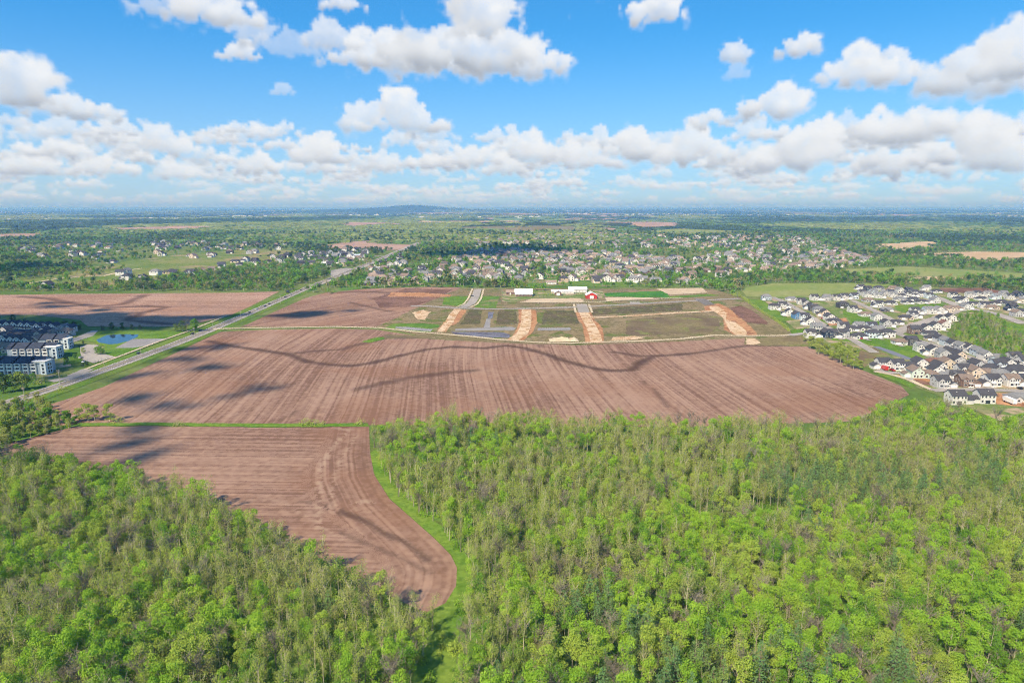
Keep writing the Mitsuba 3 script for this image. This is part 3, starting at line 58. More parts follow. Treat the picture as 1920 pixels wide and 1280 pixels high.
def sky_clouds(d):
    """Cumulus built of round puffs: each direction shows the puff that bulges most, shaded by how it faces the sun."""
    az, el = np.degrees(np.arctan2(d[..., 0], d[..., 1])), np.degrees(np.arcsin(np.clip(d[..., 2], -1, 1)))
    acol, erow = az[len(az) // 2], el[:, 0]
    cover, shade = np.zeros(az.shape), np.zeros(az.shape)
    r = np.random.default_rng(11)
    todo = [(a, e, w, h, k, i, 1) for i, (a, e, w, h, k) in enumerate(CLOUDS)]
    for i in range(110):                       # the same kind of clouds over the rest of the sky
        a, e = r.uniform(-180, 180), math.degrees(math.asin(r.uniform(.06, .95)))
        if abs(a) < 44 and e < 26:
            continue
        todo.append((a, e, r.uniform(2, 8) / max(math.cos(math.radians(e)), .25), r.uniform(1, 3.4), r.uniform(.7, 1), 100 + i, 1))
    low = []
    for i in range(1500):                       # ever smaller ones in rows towards the horizon
        e = .45 + 5.2 * r.uniform() ** 1.6
        low.append((r.uniform(-180, 180), e, r.uniform(.7, 1.5) * (.7 + .42 * e), r.uniform(.7, 1.3) * (.16 + .115 * e), r.uniform(.6, .95), 300 + i, 0))
    low.sort(key=lambda t: t[1])
    for a, e, w, h, k, i, big in low + sorted(todo, key=lambda t: t[1]):
        da = (acol - a + 180) % 360 - 180
        rows, cols = np.where(np.abs(erow - e) < h * 2.6)[0], np.where(np.abs(da) < w * 1.9)[0]
        if len(rows) < 2 or len(cols) < 3:
            continue
        cols = cols[np.argsort(-da[cols])]
        X, Y = np.meshgrid(da[cols], erow[rows] - e)
        s_ = max(h, .25)
        q = np.stack([X / s_, Y / s_, np.full(X.shape, i * 3.7)], -1)
        wx, wy = meshkit.fbm(q * 1.1, 5, 3) - .5, meshkit.fbm(q * 1.1 + 17, 5, 4) - .5
        x, y = X + wx * h * 1.5, Y + wy * h * 1.25
        Hh = np.full(X.shape, -1.0)
        n = int(9 + 7 * w / h) if big else int(6 + 2.5 * w / h)
        for _ in range(min(n, 60)):
            t = float(np.clip(r.normal(0, .48), -1, 1))
            rad = h * r.uniform(.34, .62) * (1 - .45 * abs(t))
            px, py = t * w, -.55 * h + rad * .6 + r.uniform(0, 1) ** 1.3 * (1 - abs(t) ** 1.6) * h * 1.05
            dd = ((x - px) ** 2 * .8 + (y - py) ** 2) / rad ** 2
            Hh = np.maximum(Hh, np.where(dd < 1, np.sqrt(np.maximum(1 - dd, 0)) * rad, (1 - np.sqrt(dd)) * rad * .8))
        wisp = meshkit.fbm(q * 2.3 + 40, 4, 12)
        soft = .42 * h * (1 + .8 * np.clip(-Y / h, -.4, 1))
        c = np.clip((Hh + .16 * h + (wisp - .5) * .85 * h) / soft, 0, 1)
        c = c * c * (3 - 2 * c) * k * np.clip(.80 + .5 * (wisp - .35), .6, 1)
        gy, gx = np.gradient(gaussian_filter(Hh, min(max(h / .6, .7), 2.3)))
        step = abs(erow[1] - erow[0])
        nx, ny = np.clip(gx / step, -2, 2), np.clip(gy / step, -2, 2)   # columns run to the left... signs: +x right, rows run down
        lam = (.30 * nx * np.sign(X[0, 0] - X[0, -1]) + .62 * ny + .62) / np.sqrt(nx * nx + ny * ny + 1)
        s = np.clip(.60 - .66 * lam - .20 * np.clip(Y / h, -1, 1) + .34 * np.clip((-Y / h - .12) / .5, 0, 1) + (meshkit.fbm(q * .8 + 5, 4, 8) - .5) * .6, 0, 1)
        cc, ss = cover[np.ix_(rows, cols)], shade[np.ix_(rows, cols)]
        shade[np.ix_(rows, cols)] = ss * (1 - c) + s * c if big or True else ss
        cover[np.ix_(rows, cols)] = 1 - (1 - cc) * (1 - c)
    e = np.clip(el, .05, 40)
    veil = np.clip(1 - e / 14, 0, 1) ** 1.7 * .60    # thin milky air low over the horizon
    tot = 1 - (1 - cover) * (1 - veil)
    shade = np.where(tot > 1e-3, (shade * cover + .22 * (tot - cover)) / np.maximum(tot, 1e-3), 0)
    return tot, shade


scene['sky'] = mikit.sky(SUN, turbidity=3, clouds=sky_clouds, cloud_lit=(2.75, 2.82, 2.9), cloud_dark=(1.3, 1.42, 1.6), sky_tint=(.235, .765, 1.13), ground=(.12, .14, .08))

# ------------------------------------------------------------------ air
scene['air'] = {'type': 'homogeneous', 'albedo': {'type': 'rgb', 'value': [.46, .71, .94]}, 'sigma_t': {'type': 'rgb', 'value': [3.0e-5, 4.9e-5, 8.8e-5]}}


# ------------------------------------------------------------------ helpers
def ply(mesh, bsdf, **more):
    return mikit.ply(mesh, 'material_' + bsdf if 'material_' + bsdf in scene else bsdf, **more)


def tag(key, label=None, category=None, group=None, kind=None):
    d = {}
    for k, v in (('label', label), ('category', category), ('group', group), ('kind', kind)):
        if v:
            d[k] = v
    labels[key] = d


COUNT = {}


def numbered(name):
    n = COUNT.get(name, 0)
    COUNT[name] = n + 1
    return name if n == 0 else f'{name}_{n:03d}'


def terrain(x, y):
    x, y = np.asarray(x, float), np.asarray(y, float)
    t = np.clip((y - 2100) / 3200, 0, 1)
    t = t * t * (3 - 2 * t)
    p = np.stack([x / 2100, y / 2100, np.zeros_like(x)], -1)
    z = t * (meshkit.fbm(p, 4, 4) - .42) * 62
    far = np.clip((y - 14000) / 16000, 0, 1)
    z = z + far * (12 + 95 * (meshkit.fbm(np.stack([x / 9000, y / 12000, np.zeros_like(x)], -1), 3, 9) - .45))
    cx, cy = -2370, 17000
    r = np.sqrt(((x - cx) / 2300) ** 2 + ((y - cy) / 1900) ** 2)
    bump = np.exp(-(r ** 1.5) * 1.9) * 122 + np.exp(-(((x - cx + 180) / 430) ** 2 + ((y - cy) / 700) ** 2)) * 28
    return z + bump


def poly_mesh(poly, off, step=None, drape=True):
    """A sheet over a polygon, its corners on the terrain."""
    pg = poly if isinstance(poly, Polygon) else Polygon(poly)
    if not pg.is_valid:
        pg = pg.buffer(0)
    if pg.geom_type != 'Polygon':
        pg = max(pg.geoms, key=lambda q: q.area)
    x0, y0, x1, y1 = pg.bounds
    if step is None:
        step = max(4.0, math.sqrt(pg.area) / 18)
    ring = []
    for rr in (pg.exterior, *pg.interiors):
        n = max(8, int(rr.length / step))
        ring += [rr.interpolate(t, normalized=True).coords[0] for t in np.linspace(0, 1, n, endpoint=False)]
        ring += list(rr.coords)[:-1]
    gx, gy = np.meshgrid(np.arange(x0 + step / 2, x1, step), np.arange(y0 + step / 2, y1, step))
    inn = shapely.contains_xy(pg.buffer(-step * .35), gx.ravel(), gy.ravel())
    pts = np.vstack([np.array(ring), np.stack([gx.ravel()[inn], gy.ravel()[inn]], 1)])
    pts = np.unique(np.round(pts, 3), axis=0)
    tri = Delaunay(pts).simplices
    cen = pts[tri].mean(1)
    tri = tri[shapely.contains_xy(pg, cen[:, 0], cen[:, 1])]
    a, b, c = pts[tri[:, 0]], pts[tri[:, 1]], pts[tri[:, 2]]
    ar = (b[:, 0] - a[:, 0]) * (c[:, 1] - a[:, 1]) - (b[:, 1] - a[:, 1]) * (c[:, 0] - a[:, 0])
    tri = np.where((ar < 0)[:, None], tri[:, ::-1], tri)[np.abs(ar) > 1e-6]
    z = terrain(pts[:, 0], pts[:, 1]) + off
    return trimesh.Trimesh(np.column_stack([pts, z]), tri, process=False)


def wobble(poly, amp, seed):
    """The polygon with a slightly ragged outline, as ground cover has."""
    pg = Polygon(poly).buffer(0)
    if pg.geom_type != 'Polygon':
        pg = max(pg.geoms, key=lambda q: q.area)
    n = int(min(max(pg.length / max(amp, .5), 24), 260))
    p = np.array([pg.exterior.interpolate(t, normalized=True).coords[0] for t in np.linspace(0, 1, n, endpoint=False)])
    q = np.column_stack([p / (amp * 5), np.full(n, seed * 1.7)])
    d = np.stack([meshkit.fbm(q, 3, seed), meshkit.fbm(q + 31, 3, seed + 1)], 1) - .5
    return Polygon(p + d * amp * 2).buffer(0)


def at_line(line, pts):
    """(distance to the polyline, distance along it) of the points."""
    line = np.asarray(line, float)
    best, along, run = np.full(len(pts), 1e9), np.zeros(len(pts)), 0.0
    for a, b in zip(line[:-1], line[1:]):
        v = b - a
        L = math.hypot(*v)
        t = np.clip(((pts - a) @ v) / (L * L + 1e-9), 0, 1)
        d = np.hypot(*(pts - a - t[:, None] * v).T)
        m = d < best
        best = np.where(m, d, best)
        along = np.where(m, run + t * L, along)
        run += L
    return best, along


def join(parts):
    return trimesh.util.concatenate(parts)


def box(x0, x1, y0, y1, z0, z1):
    m = trimesh.creation.box(extents=(x1 - x0, y1 - y0, z1 - z0))
    m.apply_translation(((x0 + x1) / 2, (y0 + y1) / 2, (z0 + z1) / 2))
    return m


def quadmesh(v, f):
    return trimesh.Trimesh(np.asarray(v, float), np.asarray(f, int), process=False)


# ------------------------------------------------------------------ materials
def rough(name, tex, rgh=None):
    scene[name] = {'type': 'diffuse', 'reflectance': tex}
    return name


def flat(name, c):
    scene[name] = {'type': 'diffuse', 'reflectance': {'type': 'rgb', 'value': list(c)}}
    return name


def two(name, a, b, s1, s2, c=None, sharp=.22, bias=.5, grain=.25):
    """Colours a and b in patches of s1 metres with grain of s2 metres; c comes up in spots."""
    def fn(p, n, uv):
        f = fbm(p.x / s1 + 7.3, p.y / s1, 0.0, 4)
        g = fbm(p.x / s2, p.y / s2 + 3.1, 1.0, 3)
        col = mix(a, b, smoothstep(bias - sharp, bias + sharp, f * .75 + g * .25))
        if c is not None:
            col = mix(col, c, smoothstep(.58, .72, fbm(p.x / (s1 * .6) + 90, p.y / (s1 * .6), 2.0, 3)))
        return col * (1 - grain + 2 * grain * g)
    scene['material_' + name] = {'type': 'diffuse', 'reflectance': proc(fn)}


two('asphalt', (.17, .165, .16), (.25, .24, .225), 18, 1.5)
two('concrete', (.31, .295, .27), (.39, .37, .34), 14, 1.2, grain=.12)
two('limestone', (.50, .43, .30), (.58, .51, .37), 9, 1.1, grain=.15)
two('tan_soil', (.50, .36, .22), (.62, .50, .35), 9, 1.6, (.42, .24, .12), grain=.22)
two('orange_soil', (.38, .19, .095), (.46, .27, .15), 12, 2.0, (.26, .14, .08), grain=.25)
two('dark_soil', (.15, .088, .066), (.23, .14, .105), 22, 2.2, grain=.25)
two('weeds', (.19, .165, .085), (.25, .20, .12), 26, 2.2, (.13, .16, .05), grain=.35)
two('weeds_green', (.16, .17, .07), (.20, .16, .09), 20, 2.2, grain=.3)
two('dry_weeds', (.22, .19, .095), (.15, .115, .08), 24, 1.8, (.19, .21, .07), grain=.35)
two('dark_weeds', (.10, .105, .05), (.135, .105, .07), 9, 1.5, (.16, .165, .065), grain=.4)
two('lawn', (.09, .19, .028), (.15, .24, .04), 16, 1.5, grain=.28)
two('lawn_bright', (.10, .21, .03), (.17, .26, .045), 12, 1.3, grain=.28)
two('lawn_dull', (.09, .19, .035), (.15, .23, .05), 40, 3.0, (.22, .21, .10), grain=.28)
two('lawn_painted_shade', (.07, .15, .028), (.11, .19, .04), 16, 1.5, grain=.28)  # darker copy of lawn, cloud shade put into the colour
two('verge', (.09, .185, .03), (.15, .21, .045), 10, 1.2, grain=.28)
two('meadow', (.20, .27, .075), (.27, .29, .11), 60, 4.0, grain=.15)
two('meadow_dark', (.13, .20, .045), (.22, .24, .085), 90, 5.0, (.27, .24, .12), grain=.25)
two('crop', (.05, .17, .03), (.09, .23, .045), 8, 1.4, grain=.2)
two('gravel', (.25, .25, .26), (.31, .31, .31), 8, .8, grain=.15)
two('beige_soil', (.47, .38, .26), (.55, .46, .33), 20, 2.2, grain=.15)
two('pale_field', (.34, .235, .175), (.43, .31, .24), 60, 6.0, grain=.12)
two('tan_field', (.46, .34, .20), (.54, .42, .27), 60, 6.0, grain=.1)
two('yard', (.12, .20, .045), (.24, .24, .12), 22, 2.0, (.38, .31, .21), grain=.25, bias=.54)
two('woodland_floor', (.09, .17, .03), (.14, .155, .06), 9, 1.0, (.14, .25, .045), grain=.35)


def field_fn(p, n, uv):
    """Tilled soil: uv.x runs across the furrows in metres, uv.y is soil moisture (above 0) or dry crumbled soil (below)."""
    x, m = uv.x, uv.y
    wide = fbm(x / 11.0, p.x / 400 + p.y / 400, 3.0, 3)
    row = fbm(x / 1.35, p.x / 110 + p.y / 110, 1.0, 2)
    broken = fbm(p.x / 2.2, p.y / 2.2, 5.0, 3)
    patch = fbm(p.x / 70, p.y / 70, 7.0, 3)
    v = .20 * (wide - .5) + .68 * (row - .5) + .48 * (broken - .5)
    col = mix((.178, .106, .078), (.365, .245, .185), smoothstep(-.40, .36, v + (patch - .5) * .45))
    col = mix(col, mi.Color3f(.27, .145, .09), .35 * smoothstep(.5, .75, fbm(p.x / 45 + 50, p.y / 45, 2.0, 3)))
    col = mix(col, mi.Color3f(.07, .045, .036), dr.clip(m, 0, 1) * (.74 + .26 * broken))
    return mix(col, mi.Color3f(.44, .33, .25), .6 * dr.clip(-m, 0, 1) * smoothstep(.3, .55, broken))


scene['material_field'] = {'type': 'diffuse', 'reflectance': proc(field_fn)}
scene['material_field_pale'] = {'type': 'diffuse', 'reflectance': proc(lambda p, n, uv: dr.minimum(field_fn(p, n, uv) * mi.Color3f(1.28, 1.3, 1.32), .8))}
scene['material_water'] = {'type': 'principled', 'base_color': {'type': 'rgb', 'value': [.02, .035, .05]}, 'roughness': .05, 'specular': .6}
scene['material_slate_water'] = {'type': 'principled', 'base_color': {'type': 'rgb', 'value': [.15, .155, .165]}, 'roughness': .45, 'specular': .25}
scene['material_mud'] = {'type': 'principled', 'base_color': proc(lambda p, n, uv: mix((.07, .045, .04), (.14, .12, .125), smoothstep(.42, .58, fbm(p.x / 7, p.y / 4, 0.0, 3)))), 'roughness': .35, 'specular': .6}


def ground_fn(p, n, uv):
    f = fbm(p.x / 60, p.y / 60, 0.0, 4)
    g = fbm(p.x / 4, p.y / 4, 1.0, 3)
    near = mix((.10, .17, .04), (.17, .21, .07), smoothstep(.3, .7, f)) * (.75 + .5 * g)
    w1 = fbm(p.x / 900, p.y / 900, 4.0, 3)
    d1, d2, c = voronoi(p.x / 560 + w1 * 1.2, p.y / 900 + w1)
    big = fbm(p.x / 2600 + 4, p.y / 3600, 6.0, 3)
    farm = mix((.10, .15, .05), (.36, .26, .18), smoothstep(.55, .72, c))
    farm = mix(farm, mi.Color3f(.16, .24, .08), smoothstep(.80, .86, c))
    wood = mix((.028, .052, .022), (.06, .085, .032), fbm(p.x / 130, p.y / 260, 8.0, 3))
    far = mix(wood, farm, smoothstep(.47, .60, big * .6 + c * .4) * (1 - smoothstep(13000, 14500, p.y))) * (.8 + .4 * fbm(p.x / 90, p.y / 200, 9.0, 2))
    return mix(near, far, smoothstep(2500, 3600, p.y))


scene['ground_cover'] = {'type': 'diffuse', 'reflectance': proc(ground_fn)}

# ------------------------------------------------------------------ the ground
ys = np.concatenate([np.linspace(-700, 2000, 28), np.linspace(2100, 6000, 60), np.linspace(6200, 16000, 70), np.linspace(16400, 44000, 90)])
us = np.linspace(-1, 1, 181)
half = 900 + np.maximum(ys, 0) * 1.02
gx, gy = us[None, :] * half[:, None], np.repeat(ys[:, None], len(us), 1)
gz = terrain(gx, gy)
i, j = np.meshgrid(np.arange(len(ys) - 1), np.arange(len(us) - 1), indexing='ij')
k = (i * len(us) + j).ravel()
scene['ground'] = ply((np.column_stack([gx.ravel(), gy.ravel(), gz.ravel()]), np.stack([k, k + 1, k + len(us) + 1, k + len(us)], 1)), 'ground_cover', smooth=True)
tag('ground', 'green rolling countryside reaching the hazy horizon', kind='structure')
scene['haze'] = {'type': 'cube', 'to_world': T().translate([0, 22000, 118]).scale([47500, 23500, 178]), 'bsdf': {'type': 'null'}, 'interior': {'type': 'ref', 'id': 'air'}}
tag('haze', 'pale blue haze over the distant countryside', 'haze', kind='stuff')


# ------------------------------------------------------------------ fields
def field(key, poly, stripe, label, mat='field'):
    m = poly_mesh(poly, .10, 1.7 if key == 'brown_field' else 3.0)
    xy = m.vertices[:, :2]
    moist = np.zeros(len(xy))
    wob = (meshkit.fbm(np.column_stack([xy / 9, np.zeros(len(xy))]), 3, 2) - .5)
    for line, w, s in SWALES:
        d, _ = at_line(line, xy)
        moist = np.maximum(moist, s * np.clip(1.25 - (d + wob * w * 1.2) / (w * 1.25), 0, 1))
    for line, w, s in RILL:
        d, _ = at_line(line, xy)
        moist = np.maximum(moist, s * np.clip(1.6 - (d + wob * 2) / w, 0, 1))
    for line, w, s in TRACKS:
        d, _ = at_line(line, xy)
        moist = np.where(d < w * .8, np.minimum(moist, -s * np.clip(1.6 - d * 2 / w, 0, 1)), moist)
    scene[key] = ply(m, mat, uv=np.column_stack([stripe(xy), moist]), smooth=True)
    tag(key, label, kind='structure')


def near_stripe(xy):
    d, _ = at_line(EDGE_NEAR, xy)
    # rows follow the wood's edge near it and run across the field elsewhere
    t = np.clip((d - 25 - 4 * np.sin(xy[:, 1] / 20)) / 2.0, 0, 1)
    return d * (1 - t) + (xy[:, 1] * 1.0 + xy[:, 0] * .04 + 40) * t


field('brown_field', FIELD_NEAR, near_stripe, 'near tilled brown field curving along the edge of the wood')
field('brown_field_001', FIELD_MID, lambda q: q[:, 0] + 5 * np.sin(q[:, 1] / 70) + (q[:, 1] - 500) * .05, 'large tilled brown field with dark curving wet lines')
field('brown_field_002', FIELD_UP, lambda q: q[:, 0] * .75 - q[:, 1] * .45, 'brown field beside the highway above the pale farm lane')
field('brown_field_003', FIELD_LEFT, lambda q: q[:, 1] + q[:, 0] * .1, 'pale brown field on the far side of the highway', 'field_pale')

# ------------------------------------------------------------------ roads and patches
for n, (name, line, w, mat) in enumerate(ROADS):
    flat_road = LineString(line).buffer(w / 2, cap_style='flat', join_style='round')
    key = name
    scene[key] = ply(poly_mesh(flat_road, .42 + .004 * n if name != 'highway' else .45, 12.0), mat)
    tag(key, kind='structure')
for side, nm in ((-1, 'road_shoulder'), (1, 'road_shoulder_001')):
    ln = [(x + (5.9 if side > 0 else -5.0), y) for x, y in ROADS[0][1]]
    scene[nm] = ply(poly_mesh(LineString(ln).buffer(1.3 if side > 0 else .4, cap_style='flat'), .44, 25), 'concrete')
    tag(nm, kind='structure')
flat('road_paint', (.75, .75, .72))
flat('road_paint_yellow', (.5, .4, .16))
stripes = [LineString([(x + o, y) for x, y in ROADS[0][1]]).buffer(.14, cap_style='flat') for o in (-4.1, 4.1)]
scene['highway__lane_line'] = ply(join([poly_mesh(s, .47, 40) for s in stripes]), 'road_paint')
scene['highway__centre_line'] = ply(join([poly_mesh(LineString([(x + o, y) for x, y in ROADS[0][1]]).buffer(.12, cap_style='flat'), .47, 40) for o in (-.25, .25)]), 'road_paint_yellow')
for side, nm in ((-1, 'pavement'), (1, 'pavement_001')):     # pale pavements beside the entrance road
    ln = ROADS[[r[0] for r in ROADS].index('entrance_road')][1]
    off = LineString(ln).offset_curve(side * 8.5)
    scene[nm] = ply(poly_mesh(off.buffer(1.2, cap_style='flat'), .43, 6), 'limestone')
    tag(nm, kind='structure')
    ln = ROADS[[r[0] for r in ROADS].index('stub_road')][1]
    off = LineString(ln).offset_curve(side * 9.5)
    nm = 'pavement_002' if side < 0 else 'pavement_003'
    scene[nm] = ply(poly_mesh(off.buffer(1.3, cap_style='flat'), .43, 6), 'limestone')
    tag(nm, kind='structure')
HARD = {'lawn_bright', 'slate_water', 'gravel', 'concrete', 'water', 'field', 'crop', 'verge'}
for n, (name, poly, mat, layer) in enumerate(PATCH):
    ctr = np.mean(poly, 0)
    pg = Polygon(poly).buffer(0) if mat in HARD else wobble(poly, 1.6 if ctr[1] < 1100 else 5.0, n)
    m = poly_mesh(pg, .12 + .05 * layer + .0015 * n + (1.6 if ctr[1] > 2300 else 0))
    if mat == 'field':
        scene[name] = ply(m, mat, uv=np.column_stack([m.vertices[:, 0] * .8 + m.vertices[:, 1] * .3, np.zeros(len(m.vertices))]), smooth=True)
    else:
        scene[name] = ply(m, mat)
    tag(name, kind='structure')
for n, (nm, poly) in enumerate((('woodland_floor', WOOD_R), ('woodland_floor_001', WOOD_L), ('woodland_floor_002', CLUMP_R))):
    pg = wobble(list(Polygon(poly).buffer(5).exterior.coords), 2.0, 70 + n)
    for f_ in (FIELD_NEAR, FIELD_MID):
        pg = pg.difference(Polygon(f_).buffer(0)) if n == 0 else pg
    scene[nm] = ply(poly_mesh(pg, .30 + .01 * n, 6), 'woodland_floor')
    tag(nm, kind='structure')


# ------------------------------------------------------------------ vegetation
def leaf_tex(a, b, c):
    """Leaf colour: differs from tree to tree and from clump to clump."""
    def fn(p, n, uv):
        f = fbm(p.x / 8.5, p.y / 8.5, p.z / 30, 2)
        g = noise(p.x / 1.3, p.y / 1.3, p.z / 1.3)
        col = mix(a, b, smoothstep(.25, .75, f * .65 + g * .35))
        return mix(col, c, smoothstep(.55, .8, noise(p.x / 13 + 60, p.y / 13, 0.0)))
    return proc(fn)


def leaves(name, a, b, c):
    scene[name] = {'type': 'principledthin', 'base_color': leaf_tex(a, b, c), 'roughness': .7, 'diff_trans': .55, 'spec_trans': 0.0, 'eta': 1.3}


leaves('leaf_olive', (.275, .37, .07), (.385, .465, .105), (.34, .385, .12))
leaves('leaf_bright', (.23, .43, .045), (.35, .54, .065), (.36, .48, .085))
leaves('leaf_mid', (.125, .28, .035), (.20, .37, .055), (.23, .32, .07))
leaves('leaf_dark', (.055, .11, .035), (.085, .16, .05), (.10, .14, .06))
leaves('needles', (.13, .26, .10), (.20, .35, .13), (.21, .34, .11))
leaves('leaf_bud', (.31, .28, .13), (.39, .35, .165), (.35, .35, .13))
leaves('leaf_park', (.13, .31, .035), (.21, .40, .055), (.21, .32, .07))
leaves('leaf_shade_tree', (.075, .175, .033), (.125, .235, .045), (.14, .21, .06))
leaves('leaf_hazel', (.17, .22, .065), (.24, .28, .085), (.25, .24, .11))
two('bark', (.30, .28, .21), (.48, .455, .35), 6, .9, grain=.25)
two('bark_grey', (.17, .155, .125), (.28, .26, .215), 6, .9, grain=.25)
two('bark_dark', (.13, .11, .085), (.20, .17, .13), 6, .9, grain=.25)


def tubes(segs):
    """Three-sided tapering sticks from (p0, p1, r0, r1)."""
    p0, p1 = np.array([s[0] for s in segs], float), np.array([s[1] for s in segs], float)
    r0, r1 = np.array([s[2] for s in segs], float), np.array([s[3] for s in segs], float)
    t = p1 - p0
    t /= np.linalg.norm(t, axis=1, keepdims=True) + 1e-9
    a = np.cross(t, np.where(np.abs(t[:, 2:]) < .9, [0, 0, 1.0], [1.0, 0, 0]))
    a /= np.linalg.norm(a, axis=1, keepdims=True) + 1e-9
    b = np.cross(t, a)
    v = []
    for k in range(3):
        w = math.cos(k * 2.0944) * a + math.sin(k * 2.0944) * b
        v += [p0 + w * r0[:, None], p1 + w * r1[:, None]]
    v = np.stack(v, 1)
    f = []
    for k in range(3):
        m = (k + 1) % 3
        f += [[2 * k, 2 * m, 2 * m + 1], [2 * k, 2 * m + 1, 2 * k + 1]]
    f = (np.array(f)[None] + (np.arange(len(v)) * 6)[:, None, None]).reshape(-1, 3)
    return trimesh.Trimesh(v.reshape(-1, 3), f, process=False)


def leaf_quads(c, nrm, size, r, squash=.75):
    """Small leafy sprays at the points c, facing about nrm."""
    c, nrm = np.asarray(c, float), np.asarray(nrm, float)
    nrm = nrm + r.normal(0, .55, nrm.shape)
    nrm /= np.linalg.norm(nrm, axis=1, keepdims=True) + 1e-9
    a = np.cross(nrm, r.normal(0, 1, nrm.shape))
    a /= np.linalg.norm(a, axis=1, keepdims=True) + 1e-9
    b = np.cross(nrm, a)
    s = (size * r.uniform(.6, 1.25, len(c)))[:, None] / 2
    k = s * squash
    bend = nrm * s * .35
    v = np.stack([c - a * s, c - b * k * r.uniform(.6, 1.2, (len(c), 1)) + bend, c + a * s, c + b * k * r.uniform(.6, 1.2, (len(c), 1)) + bend], 1)
    f = (np.array([[0, 1, 2], [0, 2, 3]])[None] + (np.arange(len(c)) * 4)[:, None, None]).reshape(-1, 3)
    return trimesh.Trimesh(v.reshape(-1, 3), f, process=False)


def skeleton(r, h, spread, limbs, twigs, lo=.3, vase=.55, thick=.16):
    """Trunk, rising limbs and twigs; also the tips where leaves sit."""
    segs, tips = [], []
    lean = r.normal(0, .03, 2)
    def tp(z): return np.array([lean[0] * z, lean[1] * z, z])
    zs = [0, h * .3, h * .6, h * .86]
    for a, b in zip(zs[:-1], zs[1:]):
        segs.append((tp(a), tp(b), thick * (1 - a / h) + .02, thick * (1 - b / h) + .02))
    for k in range(limbs):
        z = h * r.uniform(lo, .74)
        az = k * 2.4 + r.uniform(-.5, .5)
        L = spread * r.uniform(.75, 1.15) * (1.1 - .45 * (z / h))
        rise = r.uniform(.55, 1.5) * vase * 2
        d = np.array([math.cos(az), math.sin(az), rise])
        p0 = tp(z)
        p1 = p0 + d * L * .5
        top = min(p1[2] + L * .55 * (rise + .3), h * r.uniform(.86, 1.0))
        p2 = np.array([p0[0] + math.cos(az) * L, p0[1] + math.sin(az) * L, max(top, p1[2])])
        rr = thick * .45
        segs += [(p0, p1, rr, rr * .6), (p1, p2, rr * .6, rr * .22)]
        for q in range(twigs):
            t = r.uniform(.15, 1.0)
            a = p0 + (p1 - p0) * t * 2 if t < .5 else p1 + (p2 - p1) * (t - .5) * 2
            e = a + np.array([r.normal(0, 1), r.normal(0, 1), abs(r.normal(.9, .7))]) * spread * .26
            e[2] = min(e[2], h * 1.02)
            segs.append((a, e, rr * .3, rr * .12))
            tips += [e, a * .35 + e * .65]
        tips.append(p2)
    return segs, np.array(tips)


def leafing_tree(seed):
    """A young slim tree with small new leaves, the pale branches showing through."""
    r = np.random.default_rng(seed)
    h = r.uniform(12.5, 15.5)
    segs, tips = skeleton(r, h, r.uniform(1.55, 2.15), 10, 4, lo=.30, vase=.75, thick=.19)
    n = int(r.uniform(430, 580))
    c = tips[r.integers(0, len(tips), n)] + r.normal(0, .46, (n, 3))
    out = c - np.array([0, 0, h * .55])
    return tubes(segs), leaf_quads(c, out / (np.linalg.norm(out, axis=1, keepdims=True) + 1e-9) + [0, 0, .5], .36, r)


def leafy_tree(seed, tall=1.0, n=1000, size=.5, wide=1.0, low=False):
    """A full crown of many leafy clumps."""
    r = np.random.default_rng(seed)
    h = r.uniform(11.5, 14.5) * tall
    segs, tips = skeleton(r, h, 2.9 * wide, 8, 2, lo=.25, vase=.5, thick=.2)
    cl = []
    for k in range(19 if low else 15):
        az, u = k * 2.4 + r.uniform(-.3, .3), r.uniform(-.85 if low else -.45, 1)
        rad = 2.1 * wide * math.sqrt(max(0, 1 - u * u * .85)) * r.uniform(.65, 1.05)
        cl.append([math.cos(az) * rad, math.sin(az) * rad, h * (.52 + .42 * u if low else .63 + .30 * u), r.uniform(.9, 1.5) * (.75 + .25 * wide)])
    cl = np.array(cl)
    w = cl[:, 3] ** 2
    pick = r.choice(len(cl), n, p=w / w.sum())
    d = r.normal(0, 1, (n, 3))
    d[:, 2] += .35
    d /= np.linalg.norm(d, axis=1, keepdims=True)
    c = cl[pick, :3] + d * cl[pick, 3:] * r.uniform(.65, 1.08, (n, 1)) * [1, 1, .82]
    return tubes(segs), leaf_quads(c, d + [0, 0, .25], size, r)


def pine_tree(seed, n_side=9):
    """Layered sweeping boughs of needles round a straight trunk."""
    r = np.random.default_rng(seed)
    h = r.uniform(12.5, 16)
    segs, c, nr = [((0, 0, 0), (0, 0, h), .2, .03)], [], []
    for k in range(13):
        t = k / 12
        z = h * (.16 + .80 * t)
        R = 3.3 * (1 - t) ** .75 + .35
        for b in range(n_side if t < .8 else 5):
            az = b * 2 * math.pi / n_side + k * .9 + r.uniform(-.25, .25)
            L = R * r.uniform(.75, 1.1)
            e = np.array([math.cos(az) * L, math.sin(az) * L, z - L * .10 + r.uniform(-.15, .3)])
            segs.append(((0, 0, z), e, .035, .012))
            for q in np.linspace(.35, 1.05, 6):
                c.append(e * q + np.array([0, 0, z]) * (1 - q) + r.normal(0, .16, 3))
                nr.append([math.cos(az) * .5, math.sin(az) * .5, 1])
    return tubes(segs), leaf_quads(c, nr, .62, r, .5)


def bare_tree(seed, leafed=60):
    """A grey vase of bare branches with a few buds."""
    r = np.random.default_rng(seed)
    h = r.uniform(12, 15)
    segs, tips = skeleton(r, h, r.uniform(2.7, 3.5), 15, 12, lo=.28, vase=.6, thick=.24)
    c = tips[r.integers(0, len(tips), leafed)] + r.normal(0, .2, (leafed, 3))
    return tubes([(a, b, max(x, .028), max(y, .018)) for a, b, x, y in segs]), leaf_quads(c, r.normal(0, 1, c.shape) + [0, 0, .5], .38, r)


